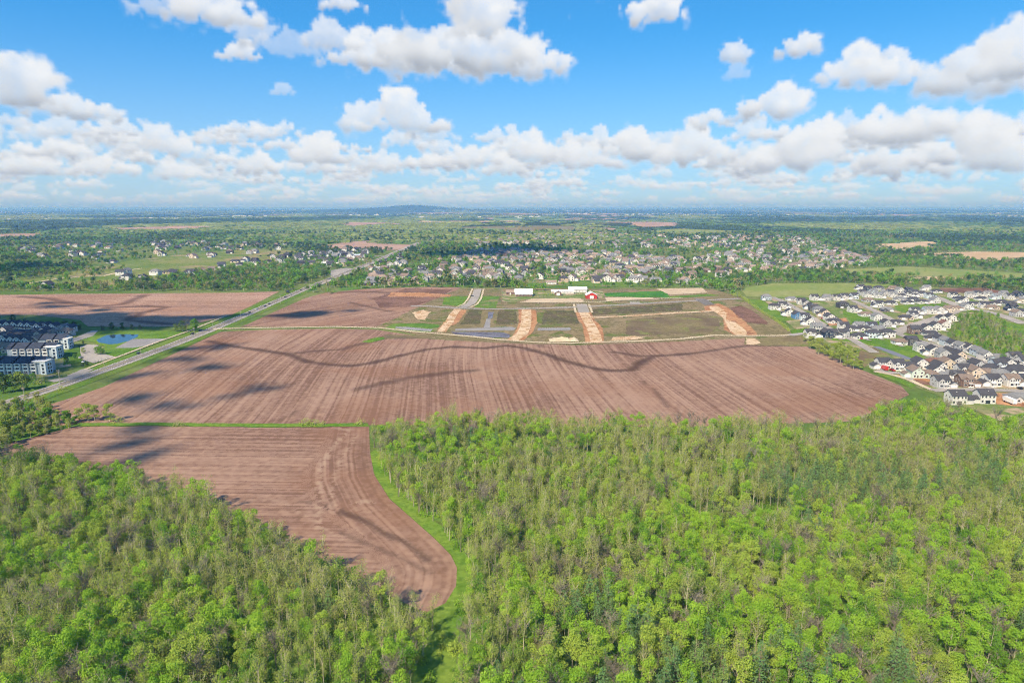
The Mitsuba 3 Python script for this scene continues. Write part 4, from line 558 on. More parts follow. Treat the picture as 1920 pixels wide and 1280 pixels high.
def shrub(seed, n=110, h=2.2, w=1.7, size=.5):
    r = np.random.default_rng(seed)
    d = r.normal(0, 1, (n, 3))
    d[:, 2] = np.abs(d[:, 2])
    d /= np.linalg.norm(d, axis=1, keepdims=True)
    k = r.uniform(.55, 1.05, (n, 1)) * (.75 + .5 * meshkit.noise(d * 2.3 + seed)[:, None])
    segs = [((0, 0, 0), (math.cos(a) * w * .5, math.sin(a) * w * .5, h * .7), .05, .02) for a in np.arange(5) * 1.3]
    return tubes(segs), leaf_quads(d * k * [w, w, h] + [0, 0, .15], d + [0, 0, .3], size, r)


def far_tree(seed, n=95, size=1.5):
    """Crown of leafy clumps for trees a kilometre off."""
    r = np.random.default_rng(seed)
    cl = np.array([[math.cos(k * 2.4) * 2.1 * r.uniform(.3, 1), math.sin(k * 2.4) * 2.1 * r.uniform(.3, 1), r.uniform(3.2, 7.6), r.uniform(1.3, 1.9)] for k in range(8)])
    pick = r.integers(0, 8, n)
    d = r.normal(0, 1, (n, 3))
    d[:, 2] += .3
    d /= np.linalg.norm(d, axis=1, keepdims=True)
    c = cl[pick, :3] + d * cl[pick, 3:] * r.uniform(.75, 1.05, (n, 1))
    return tubes([((0, 0, 0), (0, 0, 5), .25, .12)]), leaf_quads(c, d + [0, 0, .2], size, r, .9)


GROUPS = {}


def plant(gid, made, bark, leaf):
    t, c = made
    scene[gid] = {'type': 'shapegroup', 'trunk': ply(t, bark), 'crown': ply(c, leaf)}
    GROUPS[gid] = True
    return gid


PROTO = {
    'leafing': [plant(f'leafing_group_{k}', leafing_tree(100 + k), 'bark', 'leaf_olive') for k in range(7)],
    'leafy': [plant(f'leafy_group_{k}', leafy_tree(200 + k), 'bark', 'leaf_bright') for k in range(4)] + [plant(f'leafy_group_{k}', leafy_tree(200 + k, n=900), 'bark', 'leaf_mid') for k in range(4, 6)],
    'leafy_mid': [plant(f'leafy_mid_group_{k}', leafy_tree(240 + k, n=1700, size=.66, low=True), 'bark', 'leaf_mid') for k in range(3)],
    'leafy_olive': [plant(f'leafy_olive_group_{k}', leafy_tree(260 + k, n=1500, size=.58, low=True), 'bark', 'leaf_olive') for k in range(3)],
    'leafy_dark': [plant(f'leafy_dark_group_{k}', leafy_tree(250 + k, n=1700, size=.66, low=True), 'bark_dark', 'leaf_dark') for k in range(3)],
    'pine': [plant(f'pine_group_{k}', pine_tree(300 + k), 'bark_dark', 'needles') for k in range(3)],
    'bare': [plant(f'bare_group_{k}', bare_tree(400 + k), 'bark_grey', 'leaf_bud') for k in range(3)],
    'shrub': [plant(f'shrub_group_{k}', shrub(500 + k), 'bark', 'leaf_bright' if k else 'leaf_mid') for k in range(3)],
    'scrub': [plant(f'scrub_group_{k}', shrub(520 + k, 120, 2.6, 1.6, .42), 'bark', 'leaf_olive') for k in range(2)],
    'far_g': [plant(f'far_green_group_{k}', far_tree(600 + k), 'bark', 'leaf_shade_tree') for k in range(3)],
    'far_b': [plant(f'far_bright_group_{k}', far_tree(610 + k), 'bark', 'leaf_park') for k in range(2)],
    'far_d': [plant(f'far_dark_group_{k}', far_tree(620 + k), 'bark_dark', 'leaf_dark') for k in range(2)],
    'far_o': [plant(f'far_olive_group_{k}', far_tree(630 + k, 75, 1.4), 'bark', 'leaf_hazel') for k in range(2)],
    'far_p': [plant(f'far_bud_group_{k}', far_tree(640 + k, 65, 1.3), 'bark', 'leaf_bud') for k in range(2)],
}


def put(key, proto, x, y, s, r, z=None, tall=1.0):
    z = float(terrain(x, y)) if z is None else z
    scene[key] = {'type': 'instance', 'to_world': T().translate([x, y, z]).rotate([0, 0, 1], float(r.uniform(0, 360))).rotate([1, 0, 0], float(r.normal(0, 1.8))).scale([s, s, s * tall]),
                  'group': {'type': 'ref', 'id': proto}}


# the woods
def in_frame(x, y, z=9.0, margin=.03):
    dx, dy, dz = x, y, z - EYE
    fw = dy * math.cos(PITCH) - dz * math.sin(PITCH)
    return (fw > 1) & (np.abs(dx / fw) < .75 + margin) & (np.abs((dz * math.cos(PITCH) + dy * math.sin(PITCH)) / fw) < .5 + margin)


r = np.random.default_rng(21)
step = 3.45
gx, gy = np.meshgrid(np.arange(-420, 430, step), np.arange(96, 380, step))
gx, gy = (gx + r.uniform(-.46, .46, gx.shape) * step).ravel(), (gy + r.uniform(-.46, .46, gy.shape) * step).ravel()
near = (np.abs(gx) < gy * .86 + 45)
inside = near & ((shapely.contains_xy(Polygon(WOOD_R).buffer(1.8), gx, gy) & (gy > 218)) | shapely.contains_xy(Polygon(WOOD_R).buffer(-.6), gx, gy) | shapely.contains_xy(Polygon(WOOD_L).buffer(0), gx, gy))
inside &= ~(shapely.contains_xy(Polygon(FIELD_NEAR).buffer(0), gx, gy) & shapely.contains_xy(Polygon(WOOD_R).buffer(4), gx, gy))
inside &= at_line(EDGE_NEAR[1:], np.column_stack([gx, gy]))[0] > 3.3    # the grassy ribbon along the field stays open
gx, gy = gx[inside], gy[inside]
dens = meshkit.fbm(np.column_stack([gx / 38, gy / 38, gx * 0]), 3, 31)
keep = r.uniform(0, 1, len(gx)) < .80 + (dens - .5) * .8
for x, y, rad in WOOD_GLADE:
    keep &= (np.hypot(gx - x, (gy - y)) > rad * .5) | (r.uniform(0, 1, len(gx)) < .12)
gx, gy = gx[keep], gy[keep]


def zone(table, x, y):
    best = np.zeros(len(x))
    for cx, cy, rad in table:
        best = np.maximum(best, np.clip(1.35 - np.hypot(x - cx, y - cy) / rad, 0, 1))
    return best


pz, lz = zone(PINES, gx, gy), zone(LEAFY_Z, gx, gy)
kn = meshkit.fbm(np.column_stack([gx / 24, gy / 24, gx * 0 + 5]), 3, 33)
roll = r.uniform(0, 1, len(gx))
kind = np.where(roll < .06 + (kn < .38) * .10, 'bare', 'leafing').astype('<U8')
kind = np.where((roll > .88 - (kn > .58) * .16), 'leafy', kind)
kind = np.where((lz > 0) & (r.uniform(0, 1, len(gx)) < .25 + .62 * lz), 'leafy', kind)
kind = np.where((lz > .3) & (r.uniform(0, 1, len(gx)) < .07), 'bare', kind)
kind = np.where((r.uniform(0, 1, len(gx)) < .62 * pz) | (r.uniform(0, 1, len(gx)) < .006), 'pine', kind)
NAMES = {'leafing': ('leafing_tree', 'slim grey tree just coming into leaf in the dense {w}'), 'leafy': ('leafy_tree', 'full-crowned bright green tree in the dense {w}'),
         'pine': ('pine_tree', 'dark blue-green conifer with layered boughs in the {w}'), 'bare': ('bare_tree', 'bare grey-brown tree with branching vase shape in the {w}')}
seen = in_frame(gx, gy)
near_tree = cKDTree(np.column_stack([gx, gy]))
ADJ = {'leafing': 'slim half-leafed pale-branched tree', 'leafy': 'full-crowned bright green tree', 'pine': 'dark blue-green conifer', 'bare': 'bare grey-brown tree'}
BY = {'leafing': 'a half-leafed tree', 'leafy': 'a bright green tree', 'pine': 'a dark conifer', 'bare': 'a bare tree'}
right_wood = shapely.contains_xy(Polygon(WOOD_R).buffer(3.5), gx, gy)
edge_d = np.where(right_wood, shapely.distance(shapely.points(gx, gy), Polygon(WOOD_R).exterior), shapely.distance(shapely.points(gx, gy), Polygon(WOOD_L).exterior))


def spot(i):
    t = gx[i] / gy[i]
    if edge_d[i] < 7 and gy[i] > 135:
        return 'field edge of %s wood' % ('right' if right_wood[i] else 'left')
    row = 'lower' if gy[i] < 180 else 'middle' if gy[i] < 235 else 'upper'
    if not right_wood[i]:
        return f'{row} {"left" if t < -.45 else "right"} part of left wood'
    w = 'left' if t < .12 else 'centre' if t < .42 else 'right'
    return f'{row} {w} part of right wood'


for kd, (nm, lab) in NAMES.items():
    idx = np.where(kind == kd)[0]
    order = idx[np.argsort(np.hypot(gx[idx], gy[idx]))]
    single = [i for i in order if seen[i]][:300]
    rest = np.setdiff1d(order, single)
    for i in single:
        key = numbered(nm)
        k_ = .86 if kd == 'leafy' else 1.0
        s_, t_ = r.uniform(.68, 1.08) * k_, r.uniform(.92, 1.14) / k_ ** .5
        put(key, PROTO[kd][int(r.integers(len(PROTO[kd])))], gx[i], gy[i], s_, r, 0.0, t_)
        size = 'tall' if s_ * t_ > 1.0 else 'small' if s_ * t_ < .84 else 'mid-height'
        nb = near_tree.query([gx[i], gy[i]], k=2)[1][1]
        text = f'{size} {ADJ[kd]} beside {BY[str(kind[nb])]}, {spot(i)}'
        if len(text.split()) > 16:
            text = text.replace(' with layered boughs', '').replace(' just coming into leaf', '')
        tag(key, text, 'tree', text)
    for q, i in enumerate(rest):
        put(f'more_{nm}s__{q + 1:03d}', PROTO[kd][int(r.integers(len(PROTO[kd])))], gx[i], gy[i], r.uniform(.68, 1.08) * (.86 if kd == 'leafy' else 1.0), r, 0.0, r.uniform(.92, 1.14) * (1.06 if kd == 'leafy' else 1.0))
    if len(rest):
        tag(f'more_{nm}s', 'the farther trees of the wood, ' + {'leafing': 'just coming into leaf', 'leafy': 'in full bright leaf', 'pine': 'dark conifers', 'bare': 'still bare'}[kd], 'trees', kind='stuff')
print('wood trees', {k: int((kind == k).sum()) for k in NAMES})
# undergrowth
n = 5200
ux, uy = r.uniform(-420, 430, n * 3), r.uniform(98, 372, n * 3)
ok = (np.abs(ux) < uy * .84 + 30) & (shapely.contains_xy(Polygon(WOOD_R).buffer(3), ux, uy) | shapely.contains_xy(Polygon(WOOD_L).buffer(3), ux, uy))
ok &= at_line(EDGE_NEAR[1:], np.column_stack([ux, uy]))[0] > 3.5
ok &= ~(shapely.contains_xy(Polygon(WOOD_R).buffer(4), ux, uy) & shapely.contains_xy(Polygon(FIELD_NEAR).buffer(1), ux, uy))
ux, uy = ux[ok][:n], uy[ok][:n]
for q, (x, y) in enumerate(zip(ux, uy)):
    put(f'undergrowth__{q + 1:03d}', PROTO['shrub'][int(r.integers(3))], x, y, r.uniform(.5, 1.15), r, 0.2)
tag('undergrowth', 'bright green bushes and saplings under the trees of the woods', 'undergrowth', kind='stuff')
# the round wood inside the right-hand subdivision
cp = Polygon(CLUMP_R).buffer(0)
x0, y0, x1, y1 = cp.bounds
gx, gy = np.meshgrid(np.arange(x0, x1, 7.0), np.arange(y0, y1, 7.0))
gx, gy = (gx + r.uniform(-3, 3, gx.shape)).ravel(), (gy + r.uniform(-3, 3, gy.shape)).ravel()
m = shapely.contains_xy(cp, gx, gy)
for x, y in zip(gx[m], gy[m]):
    kd = r.choice(['leafing', 'leafy_mid', 'bare', 'leafy'], p=[.45, .33, .1, .12])
    nm, adj = 'copse_tree', {'leafing': 'olive spring tree', 'leafy_mid': 'mid-green leafy tree', 'leafy': 'bright green leafy tree', 'bare': 'bare brownish tree'}[kd]
    key = numbered(nm)
    put(key, PROTO[kd][int(r.integers(len(PROTO[kd])))], x, y, r.uniform(.6, .8), r, 0.0, .85)
    side = 'far' if y > cp.centroid.y + 25 else 'near' if y < cp.centroid.y - 25 else 'middle'
    lr = 'left' if x / y < cp.centroid.x / cp.centroid.y else 'right'
    text = f'{adj} in the {side} {lr} part of the round wood among subdivision houses'
    tag(key, text, 'tree', text)

cp = Polygon(THICKET).buffer(0)
x0, y0, x1, y1 = cp.bounds
gx, gy = np.meshgrid(np.arange(x0, x1, 4.6), np.arange(y0, y1, 4.6))
gx, gy = (gx + r.uniform(-1.8, 1.8, gx.shape)).ravel(), (gy + r.uniform(-1.8, 1.8, gy.shape)).ravel()
m = shapely.contains_xy(cp, gx, gy) & (gx > -330)
for x, y in zip(gx[m], gy[m]):
    kd = str(r.choice(['leafing', 'leafy_olive', 'leafy_mid', 'bare'], p=[.3, .35, .27, .08]))
    adj = {'leafing': 'slim half-leafed tree', 'leafy_mid': 'mid-green bushy tree', 'leafy_olive': 'olive bushy tree', 'bare': 'bare brownish tree'}[kd]
    key = numbered('thicket_tree')
    put(key, PROTO[kd][int(r.integers(len(PROTO[kd])))], x, y, r.uniform(.36, .60) * (1.25 if kd.startswith('leafy') else 1), r, 0.2, .9)
    zn = 'nearest the highway' if x < -290 else 'at its field end' if x > -245 else 'in its middle'
    ht = 'tall' if r.uniform() < .4 else 'low'
    scene[key]['to_world'] = scene[key]['to_world'] @ T().scale(1.15 if ht == 'tall' else .92)
    tag(key, f'{ht} {adj} of the thicket beside the highway, {zn}', 'tree', f'{ht} {adj}s of the thicket, {zn}')

# single trees placed one by one
TK = {'l': ('leafy_olive', 'far_o', 'broadleaf_tree', 'olive spring tree'), 'g': ('leafy_mid', 'far_b', 'broadleaf_tree', 'bright green tree'), 'd': ('leafy_dark', 'far_d', 'dark_tree', 'dark-crowned tree'),
      'b': ('bare', 'far_p', 'brown_tree', 'brownish budding tree'), 'p': ('pine', None, 'conifer', 'small dark conifer'), 's': ('scrub', None, 'shrub', 'low shrub')}
WHERE = [(lambda x, y: y < 460 and x < -30 and x > -320, 'at the grassy edge between the two brown fields'), (lambda x, y: x < -330 and y < 800, 'beside the apartments and pond'),
         (lambda x, y: y < 800 and x > 200, 'by the near right-hand houses'), (lambda x, y: x < -315, 'in the belt behind the far brown field'), (lambda x, y: x < -100, 'near the highway junction'),
         (lambda x, y: x < 60, 'along the cross road behind the building site'), (lambda x, y: x < 160, 'around the red barn'), (lambda x, y: x < 330, 'in the belt right of the farm'), (lambda x, y: True, 'behind the farthest subdivision houses')]
ORDN = 'first second third fourth fifth sixth seventh eighth ninth tenth eleventh twelfth thirteenth fourteenth fifteenth sixteenth seventeenth eighteenth nineteenth twentieth'.split()
ORDN += ['twenty-' + o for o in ORDN[:9]] + ['thirtieth'] + ['thirty-' + o for o in ORDN[:9]]
sets = {}
for x, y, h, k in TREES:
    wh = next(t for f, t in WHERE if f(x, y))
    sets.setdefault((k, wh), []).append((x, y, h))
for (k, wh), many in sets.items():
    many.sort(key=lambda t: t[0] / t[1])
    for q, (x, y, h) in enumerate(many):
        pk, fk, nm, adj = TK[k]
        use = PROTO[fk] if (fk and y > 800) else PROTO[pk]
        base = 9 if (fk and y > 800) else {'leafing': 14, 'leafy_olive': 13.5, 'leafy_mid': 13.5, 'leafy_dark': 13.5, 'bare': 13.5, 'pine': 14, 'scrub': 2.6}[pk]
        key = numbered(nm)
        s = h / base
        wide = 1.0 if pk == 'pine' else 1.25 if (fk and y > 800) else 1.5
        put(key, use[int(r.integers(len(use)))], x, y, s * wide, r, None, 1.0 / wide * (1.08 if pk != 'pine' else 1))
        tag(key, f'{adj} {wh}' + (f', {ORDN[q]} such from left' if len(many) > 1 else ''), 'shrub' if k == 's' else 'tree', f'{adj}s {wh}')

# hedges: each one thing of many sprays
for n, (line, w, lab) in enumerate(HEDGES):
    L = LineString(line)
    c, nr = [], []
    for t in np.arange(0, L.length, 1.6):
        p = L.interpolate(t)
        for q in range(26):
            d = r.normal(0, 1, 3)
            d[2] = abs(d[2])
            d /= np.linalg.norm(d)
            k = r.uniform(.6, 1.05) * (w / 2) * (.55 + .9 * float(meshkit.noise(np.array([t / 6, n, 0.0]))))
            c.append([p.x + d[0] * k + r.normal(0, .5), p.y + d[1] * k + r.normal(0, .5), d[2] * k * 1.5 + .1])
            nr.append(d)
    key = numbered('hedge')
    scene[key] = ply(leaf_quads(c, nr, .75, r), ['leaf_olive', 'leaf_olive', 'leaf_mid', 'leaf_dark'][n])
    tag(key, lab, 'hedge')
# suburb and country trees
sub_polys = [(Polygon(p).buffer(0), k) for nm, p, n_, k in SUB]


# ------------------------------------------------------------------ houses
PAINT = {'white': (.60, .605, .60), 'grey': (.42, .43, .44), 'beige': (.56, .48, .39), 'blue_grey': (.36, .43, .50), 'pale_blue': (.52, .60, .66), 'blue': (.09, .22, .42), 'navy': (.035, .055, .09),
         'charcoal': (.075, .08, .085), 'brown': (.20, .14, .115), 'seafoam': (.50, .60, .54), 'tan': (.48, .38, .29), 'red': (.42, .045, .035)}
ROOF = {'charcoal': (.075, .078, .09), 'grey': (.20, .21, .22), 'brown': (.21, .17, .145), 'red_brown': (.20, .12, .10), 'navy_roof': (.05, .062, .09), 'tan': (.30, .24, .20), 'white': (.78, .78, .76), 'blue': (.42, .53, .62)}


def siding(name, c):
    def fn(p, n, uv):
        lap = smoothstep(.0, .12, p.z * 5 - dr.floor(p.z * 5))
        return mi.Color3f(c) * (.86 + .14 * lap) * (.92 + .16 * fbm(p.x / 2.5, p.y / 2.5, p.z / 2.5, 2))
    scene[name] = {'type': 'diffuse', 'reflectance': proc(fn)}


def shingle(name, c):
    def fn(p, n, uv):
        k = cell_rand(p.x * 1.1, p.y * 2.2, p.z * 3.0)
        return mi.Color3f(c) * (.75 + .3 * k + .25 * fbm(p.x / 3, p.y / 3, p.z / 3, 2))
    scene[name] = {'type': 'diffuse', 'reflectance': proc(fn)}


for k, c in PAINT.items():
    siding('siding_' + k, c)
for k, c in ROOF.items():
    shingle('roof_' + k, c)
flat('trim_white', (.78, .78, .76))
flat('door_dark', (.10, .09, .085))
flat('foundation', (.40, .38, .35))
scene['window_glass'] = {'type': 'principled', 'base_color': {'type': 'rgb', 'value': [.03, .04, .055]}, 'roughness': .08, 'specular': .6}


def gable(x0, x1, y0, y1, z, rise, along='x', over=.5, thick=.22, hip=0.0):
    """(wall infill under the roof, roof slabs) of a gable or hip roof."""
    if along == 'y':
        w, rf = gable(y0, y1, x0, x1, z, rise, 'x', over, thick, hip)
        for m in (w, rf):
            if m is not None:
                m.vertices = m.vertices[:, [1, 0, 2]]
                m.faces = m.faces[:, ::-1]
        return w, rf
    ym = (y0 + y1) / 2
    sl = rise / (ym - y0)
    X0, X1, Y0, Y1 = x0 - over, x1 + over, y0 - over, y1 + over
    zl = z - sl * over
    hx = hip * (ym - y0)
    top = z + rise
    lower = [[X0, Y0, zl], [X1, Y0, zl], [X1, Y1, zl], [X0, Y1, zl], [X0 + hx, ym, top], [X1 - hx, ym, top]]
    up = [[a, b, c + thick] for a, b, c in lower]
    v = lower + up
    f = []
    for o, rev in ((0, True), (6, False)):
        q = [[0, 1, 5], [0, 5, 4], [2, 3, 4], [2, 4, 5]] + ([[3, 0, 4], [1, 2, 5]] if hip else [])
        f += [[o + t[2], o + t[1], o + t[0]] if rev else [o + t[0], o + t[1], o + t[2]] for t in q]
    ring = [0, 1, 2, 3] if hip else [0, 1, 5, 2, 3, 4]
    for a, b in zip(ring, ring[1:] + ring[:1]):
        f += [[a, b, b + 6], [a, b + 6, a + 6]]
    roof = quadmesh(v, f)
    wall = None
    if not hip:
        wv = [[x0, y0, z], [x0, y1, z], [x0, ym, top], [x1, y0, z], [x1, y1, z], [x1, ym, top]]
        wall = quadmesh(wv, [[0, 2, 1], [3, 4, 5], [0, 3, 5], [0, 5, 2], [1, 2, 5], [1, 5, 4]])
    return wall, roof


def win(x, z, w, h, y, side='f'):
    """A window with its frame: a thin box proud of the wall. side f/b front and back, l/r the ends."""
    d = .09
    if side in 'fb':
        return box(x - w / 2, x + w / 2, y - d if side == 'f' else y, y if side == 'f' else y + d, z, z + h)
    return box(y - d if side == 'l' else y, y if side == 'l' else y + d, x - w / 2, x + w / 2, z, z + h)


def frame_of(x, z, w, h, y, side='f'):
    m = win(x, z - .12, w + .28, h + .24, y, side)
    m.apply_translation({'f': (0, .03, 0), 'b': (0, -.03, 0), 'l': (.03, 0, 0), 'r': (-.03, 0, 0)}[side])
    return m


def house_parts(ty, mirror):
    """{part: (mesh, slot)}; the front faces -y, the origin is on the ground at the middle of the front."""
    P, wins, walls, roofs, extra = {}, [], [], [], []

    def body(x0, x1, y0, y1, h, rise, along, hip=0.0):
        walls.append(box(x0, x1, y0, y1, -.3, h))
        w, rf = gable(x0, x1, y0, y1, h, rise, along, hip=hip)
        if w is not None:
            walls.append(w)
        roofs.append(rf)

    if ty == 0:      # two storeys, ridge along the street, front gable, garage wing
        body(-6, 3.5, 0, 9, 5.8, 2.7, 'x')
        body(-5.4, -1.4, -1.3, 3.2, 5.7, 1.7, 'y')
        body(2.6, 8.6, -1.0, 6.0, 2.9, 1.7, 'y')
        wins += [(-4.3, 3.9, 1.0, 1.3, -1.3, 'f'), (-2.5, 3.9, 1.0, 1.3, -1.3, 'f'), (-3.4, 1.0, 2.2, 1.4, -1.3, 'f'), (.2, 3.9, 1.0, 1.3, 0, 'f'), (1.9, 3.9, 1.0, 1.3, 0, 'f'),
                 (2.5, 3.8, 1.0, 1.3, -6, 'l'), (6.2, 3.8, 1.0, 1.3, -6, 'l'), (4.5, 1.0, 1.2, 1.4, -6, 'l'), (4.5, 3.9, 1.1, 1.2, 3.5, 'r'), (-3, 3.9, 1.4, 1.3, 9, 'b'), (1, 3.9, 1.4, 1.3, 9, 'b'), (-2.5, .6, 2.6, 2.0, 9, 'b')]
        P['garage_door'] = (box(3.4, 7.8, -1.1, -1.0, 0, 2.3), 'trim_white')
        P['front_door'] = (box(.4, 1.4, -.1, 0, .2, 2.3), 'door_dark')
        P['porch'] = (join([box(-1.3, 2.5, -1.7, -.01, 2.55, 2.8), box(-1.3, 2.5, -1.7, -.02, -.1, .2), box(2.2, 2.4, -1.65, -1.45, .2, 2.55), box(.1, .3, -1.65, -1.45, .2, 2.55)]), 'trim_white')
        P['driveway'] = (box(3.2, 8.0, -8.5, -1.15, .16, .36), 'concrete')
    elif ty == 1:    # gable towards the street, garage beside it
        body(-4.5, 4.5, 0, 11, 5.4, 3.1, 'y')
        body(4.45, 9.5, 1.5, 8, 2.9, 1.6, 'y')
        wins += [(-2.4, 3.6, 1.1, 1.4, 0, 'f'), (2.2, 3.6, 1.1, 1.4, 0, 'f'), (0, 5.8, .9, .9, 0, 'f'), (-2.3, .9, 1.7, 1.5, 0, 'f'), (2.4, .9, 1.3, 1.5, 0, 'f'),
                 (2.6, 3.5, 1.0, 1.3, -4.5, 'l'), (7.6, 3.5, 1.0, 1.3, -4.5, 'l'), (5.0, .9, 1.2, 1.4, -4.5, 'l'), (-2, 3.6, 1.3, 1.3, 11, 'b'), (2, 3.6, 1.3, 1.3, 11, 'b')]
        P['garage_door'] = (box(5.1, 8.9, 1.4, 1.5, 0, 2.3), 'trim_white')
        P['front_door'] = (box(-.2, .8, -.1, 0, .2, 2.3), 'door_dark')
        P['driveway'] = (box(5.0, 9.0, -6.5, 1.35, .16, .36), 'concrete')
    elif ty == 2:    # one storey
        body(-7, 7, 0, 9.5, 3.0, 2.4, 'x', hip=.7)
        body(-6.2, -1.8, -2.0, 4, 2.95, 1.6, 'y')
        wins += [(-4.0, .9, 1.8, 1.4, -2, 'f'), (1.0, 1.0, 1.4, 1.3, 0, 'f'), (3, .9, 1.2, 1.4, -7, 'l'), (6.5, .9, 1.2, 1.4, -7, 'l'), (4.5, 1.0, 1.2, 1.3, 7, 'r'), (-3, .8, 2.0, 1.6, 9.5, 'b'), (3, .8, 2.0, 1.6, 9.5, 'b')]
        P['garage_door'] = (box(2.3, 6.4, -.1, 0, 0, 2.25), 'trim_white')
        P['front_door'] = (box(-1.3, -.3, -.1, 0, .1, 2.2), 'door_dark')
        P['driveway'] = (box(2.2, 6.6, -8, -.15, .16, .36), 'concrete')
    elif ty == 3:    # two storeys under a hip roof
        body(-6.5, 6.5, 0, 9.5, 5.7, 2.6, 'x', hip=.9)
        body(1.5, 6.3, -2.2, 3, 2.8, 1.4, 'y')
        wins += [(-4.6, 3.8, 1.2, 1.4, 0, 'f'), (-1.8, 3.8, 1.2, 1.4, 0, 'f'), (1.4, 3.8, 1.2, 1.4, 0, 'f'), (4.6, 3.8, 1.2, 1.4, 0, 'f'), (-4.2, .9, 1.8, 1.5, 0, 'f'), (3, 3.8, 1.0, 1.3, -6.5, 'l'), (6.8, 3.8, 1.0, 1.3, -6.5, 'l'), (5, .9, 1.2, 1.4, -6.5, 'l'),
                 (4.5, 3.8, 1.0, 1.3, 6.5, 'r'), (-3, 3.8, 1.4, 1.3, 9.5, 'b'), (3, 3.8, 1.4, 1.3, 9.5, 'b')]
        P['garage_door'] = (box(2.0, 5.8, -2.3, -2.2, 0, 2.25), 'trim_white')
        P['front_door'] = (box(-.9, .1, -.1, 0, .1, 2.2), 'door_dark')
        P['driveway'] = (box(1.9, 5.9, -8.5, -2.35, .16, .36), 'concrete')
    elif ty == 4:    # plain two-storey back with many windows and a lower wing
        body(-6, 4, 0, 9, 6.0, 3.0, 'x')
        body(3.95, 9, .8, 7.5, 3.0, 1.7, 'x')
        wins += [(x, 3.9, 1.1, 1.4, 0, 'f') for x in (-4.6, -2.0, .6, 2.9)] + [(-4.6, .9, 1.4, 1.5, 0, 'f'), (2.6, .9, 1.4, 1.5, 0, 'f'), (2.6, 3.8, 1.0, 1.3, -6, 'l'), (6.4, 3.8, 1.0, 1.3, -6, 'l'), (4.5, .9, 1.2, 1.4, -6, 'l')]
        P['patio_door'] = (box(-2.4, .6, -.1, 0, .1, 2.3), 'window_glass')
        P['vent'] = (box(-2.1, -1.8, 2.3, 2.6, 7.0, 8.3), 'trim_white')
    else:            # narrow house, gable and porch to the street
        body(-3.7, 3.7, 0, 11, 5.2, 2.9, 'y')
        wins += [(-1.8, 3.4, 1.0, 1.4, 0, 'f'), (1.6, 3.4, 1.0, 1.4, 0, 'f'), (0, 5.5, .9, .9, 0, 'f'), (-1.9, .8, 1.3, 1.4, 0, 'f'), (3, 3.4, 1.0, 1.3, -3.7, 'l'), (7.5, 3.4, 1.0, 1.3, -3.7, 'l'), (3, 3.4, 1.0, 1.3, 3.7, 'r'), (7.5, 3.4, 1.0, 1.3, 3.7, 'r'), (5, .9, 1.1, 1.3, 3.7, 'r')]
        P['front_door'] = (box(.6, 1.6, -.1, 0, .3, 2.4), 'door_dark')
        pr = quadmesh([[-3.9, -2.3, 2.5], [3.9, -2.3, 2.5], [3.9, 0, 3.2], [-3.9, 0, 3.2], [-3.9, -2.3, 2.7], [3.9, -2.3, 2.7], [3.9, 0, 3.4], [-3.9, 0, 3.4]],
                      [[0, 1, 5], [0, 5, 4], [4, 5, 6], [4, 6, 7], [3, 2, 1], [3, 1, 0], [1, 2, 6], [1, 6, 5], [3, 0, 4], [3, 4, 7]])
        P['porch_roof'] = (pr, 'ROOF')
        P['porch'] = (join([box(-3.7, 3.7, -2.2, -.01, -.1, .3)] + [box(x - .12, x + .12, -2.15, -1.9, .3, 2.5) for x in (-3.4, -1.1, 1.1, 3.4)]), 'trim_white')
    P['wall'] = (join(walls), 'WALL')
    P['roof'] = (join(roofs), 'ROOF')
    for q, (x, z, w, h, y, s) in enumerate(wins):
        nm = 'window' if q == 0 else f'window_{q:03d}'
        P[nm] = (win(x, z, w, h, y, s), 'window_glass')
        P[nm + '__frame'] = (frame_of(x, z, w, h, y, s), 'trim_white')
    if mirror:
        for m, _ in P.values():
            m.vertices = m.vertices * [-1, 1, 1]
            m.faces = m.faces[:, ::-1]
    return P


PARTS = {}


def house_group(ty, mirror, wall, roof, small=False):
    gid = f'house_group_{ty}{"m" if mirror else ""}_{wall}_{roof}{"_far" if small else ""}'
    if gid not in scene:
        d = {'type': 'shapegroup'}
        for nm, (mesh, slot) in house_parts(ty, mirror).items():
            if small and (nm.endswith('__frame') or nm in ('porch', 'vent', 'driveway', 'front_door')):
                continue
            b = {'WALL': 'siding_' + wall, 'ROOF': 'roof_' + roof}.get(slot, slot)
            if (ty, mirror, nm, b) not in PARTS:
                PARTS[(ty, mirror, nm, b)] = ply(mesh, b)
            d[nm] = PARTS[(ty, mirror, nm, b)]
        scene[gid] = d
    return gid


ORD = ['first', 'second', 'third', 'fourth', 'fifth', 'sixth', 'seventh', 'eighth', 'ninth', 'tenth', 'eleventh', 'twelfth', 'thirteenth', 'fourteenth', 'fifteenth', 'sixteenth', 'seventeenth']
KINDS_ = {0: 'two-storey', 1: 'front-gabled', 2: 'low one-storey', 3: 'hip-roofed', 4: 'plain two-storey', 5: 'narrow porch-fronted'}


def place_houses(rows, name, cat, s=1.0, small=False):
    by = {}
    for t in rows:
        by.setdefault(t[0], []).append(t)
    for row, ts in by.items():
        ts = sorted(ts, key=lambda t: t[1] / t[2])
        for q, (_, x, y, yaw, ty, wall, roof) in enumerate(ts):
            key = numbered(name)
            mirror = (q * 7 + len(row)) % 3 == 0
            gid = house_group(ty, mirror, wall, roof, small)
            scene[key] = {'type': 'instance', 'to_world': T().translate([x, y, 0.33]).rotate([0, 0, 1], yaw * .3 + random.uniform(-2, 2)).scale(s), 'group': {'type': 'ref', 'id': gid}}
            rn = roof.replace('navy_roof', 'navy').replace('_', ' ')
            tag(key, f'{KINDS_[ty]} {wall.replace("_", "-")} {cat} with {rn} roof, {ORD[q]} from left, {row}', cat, row)


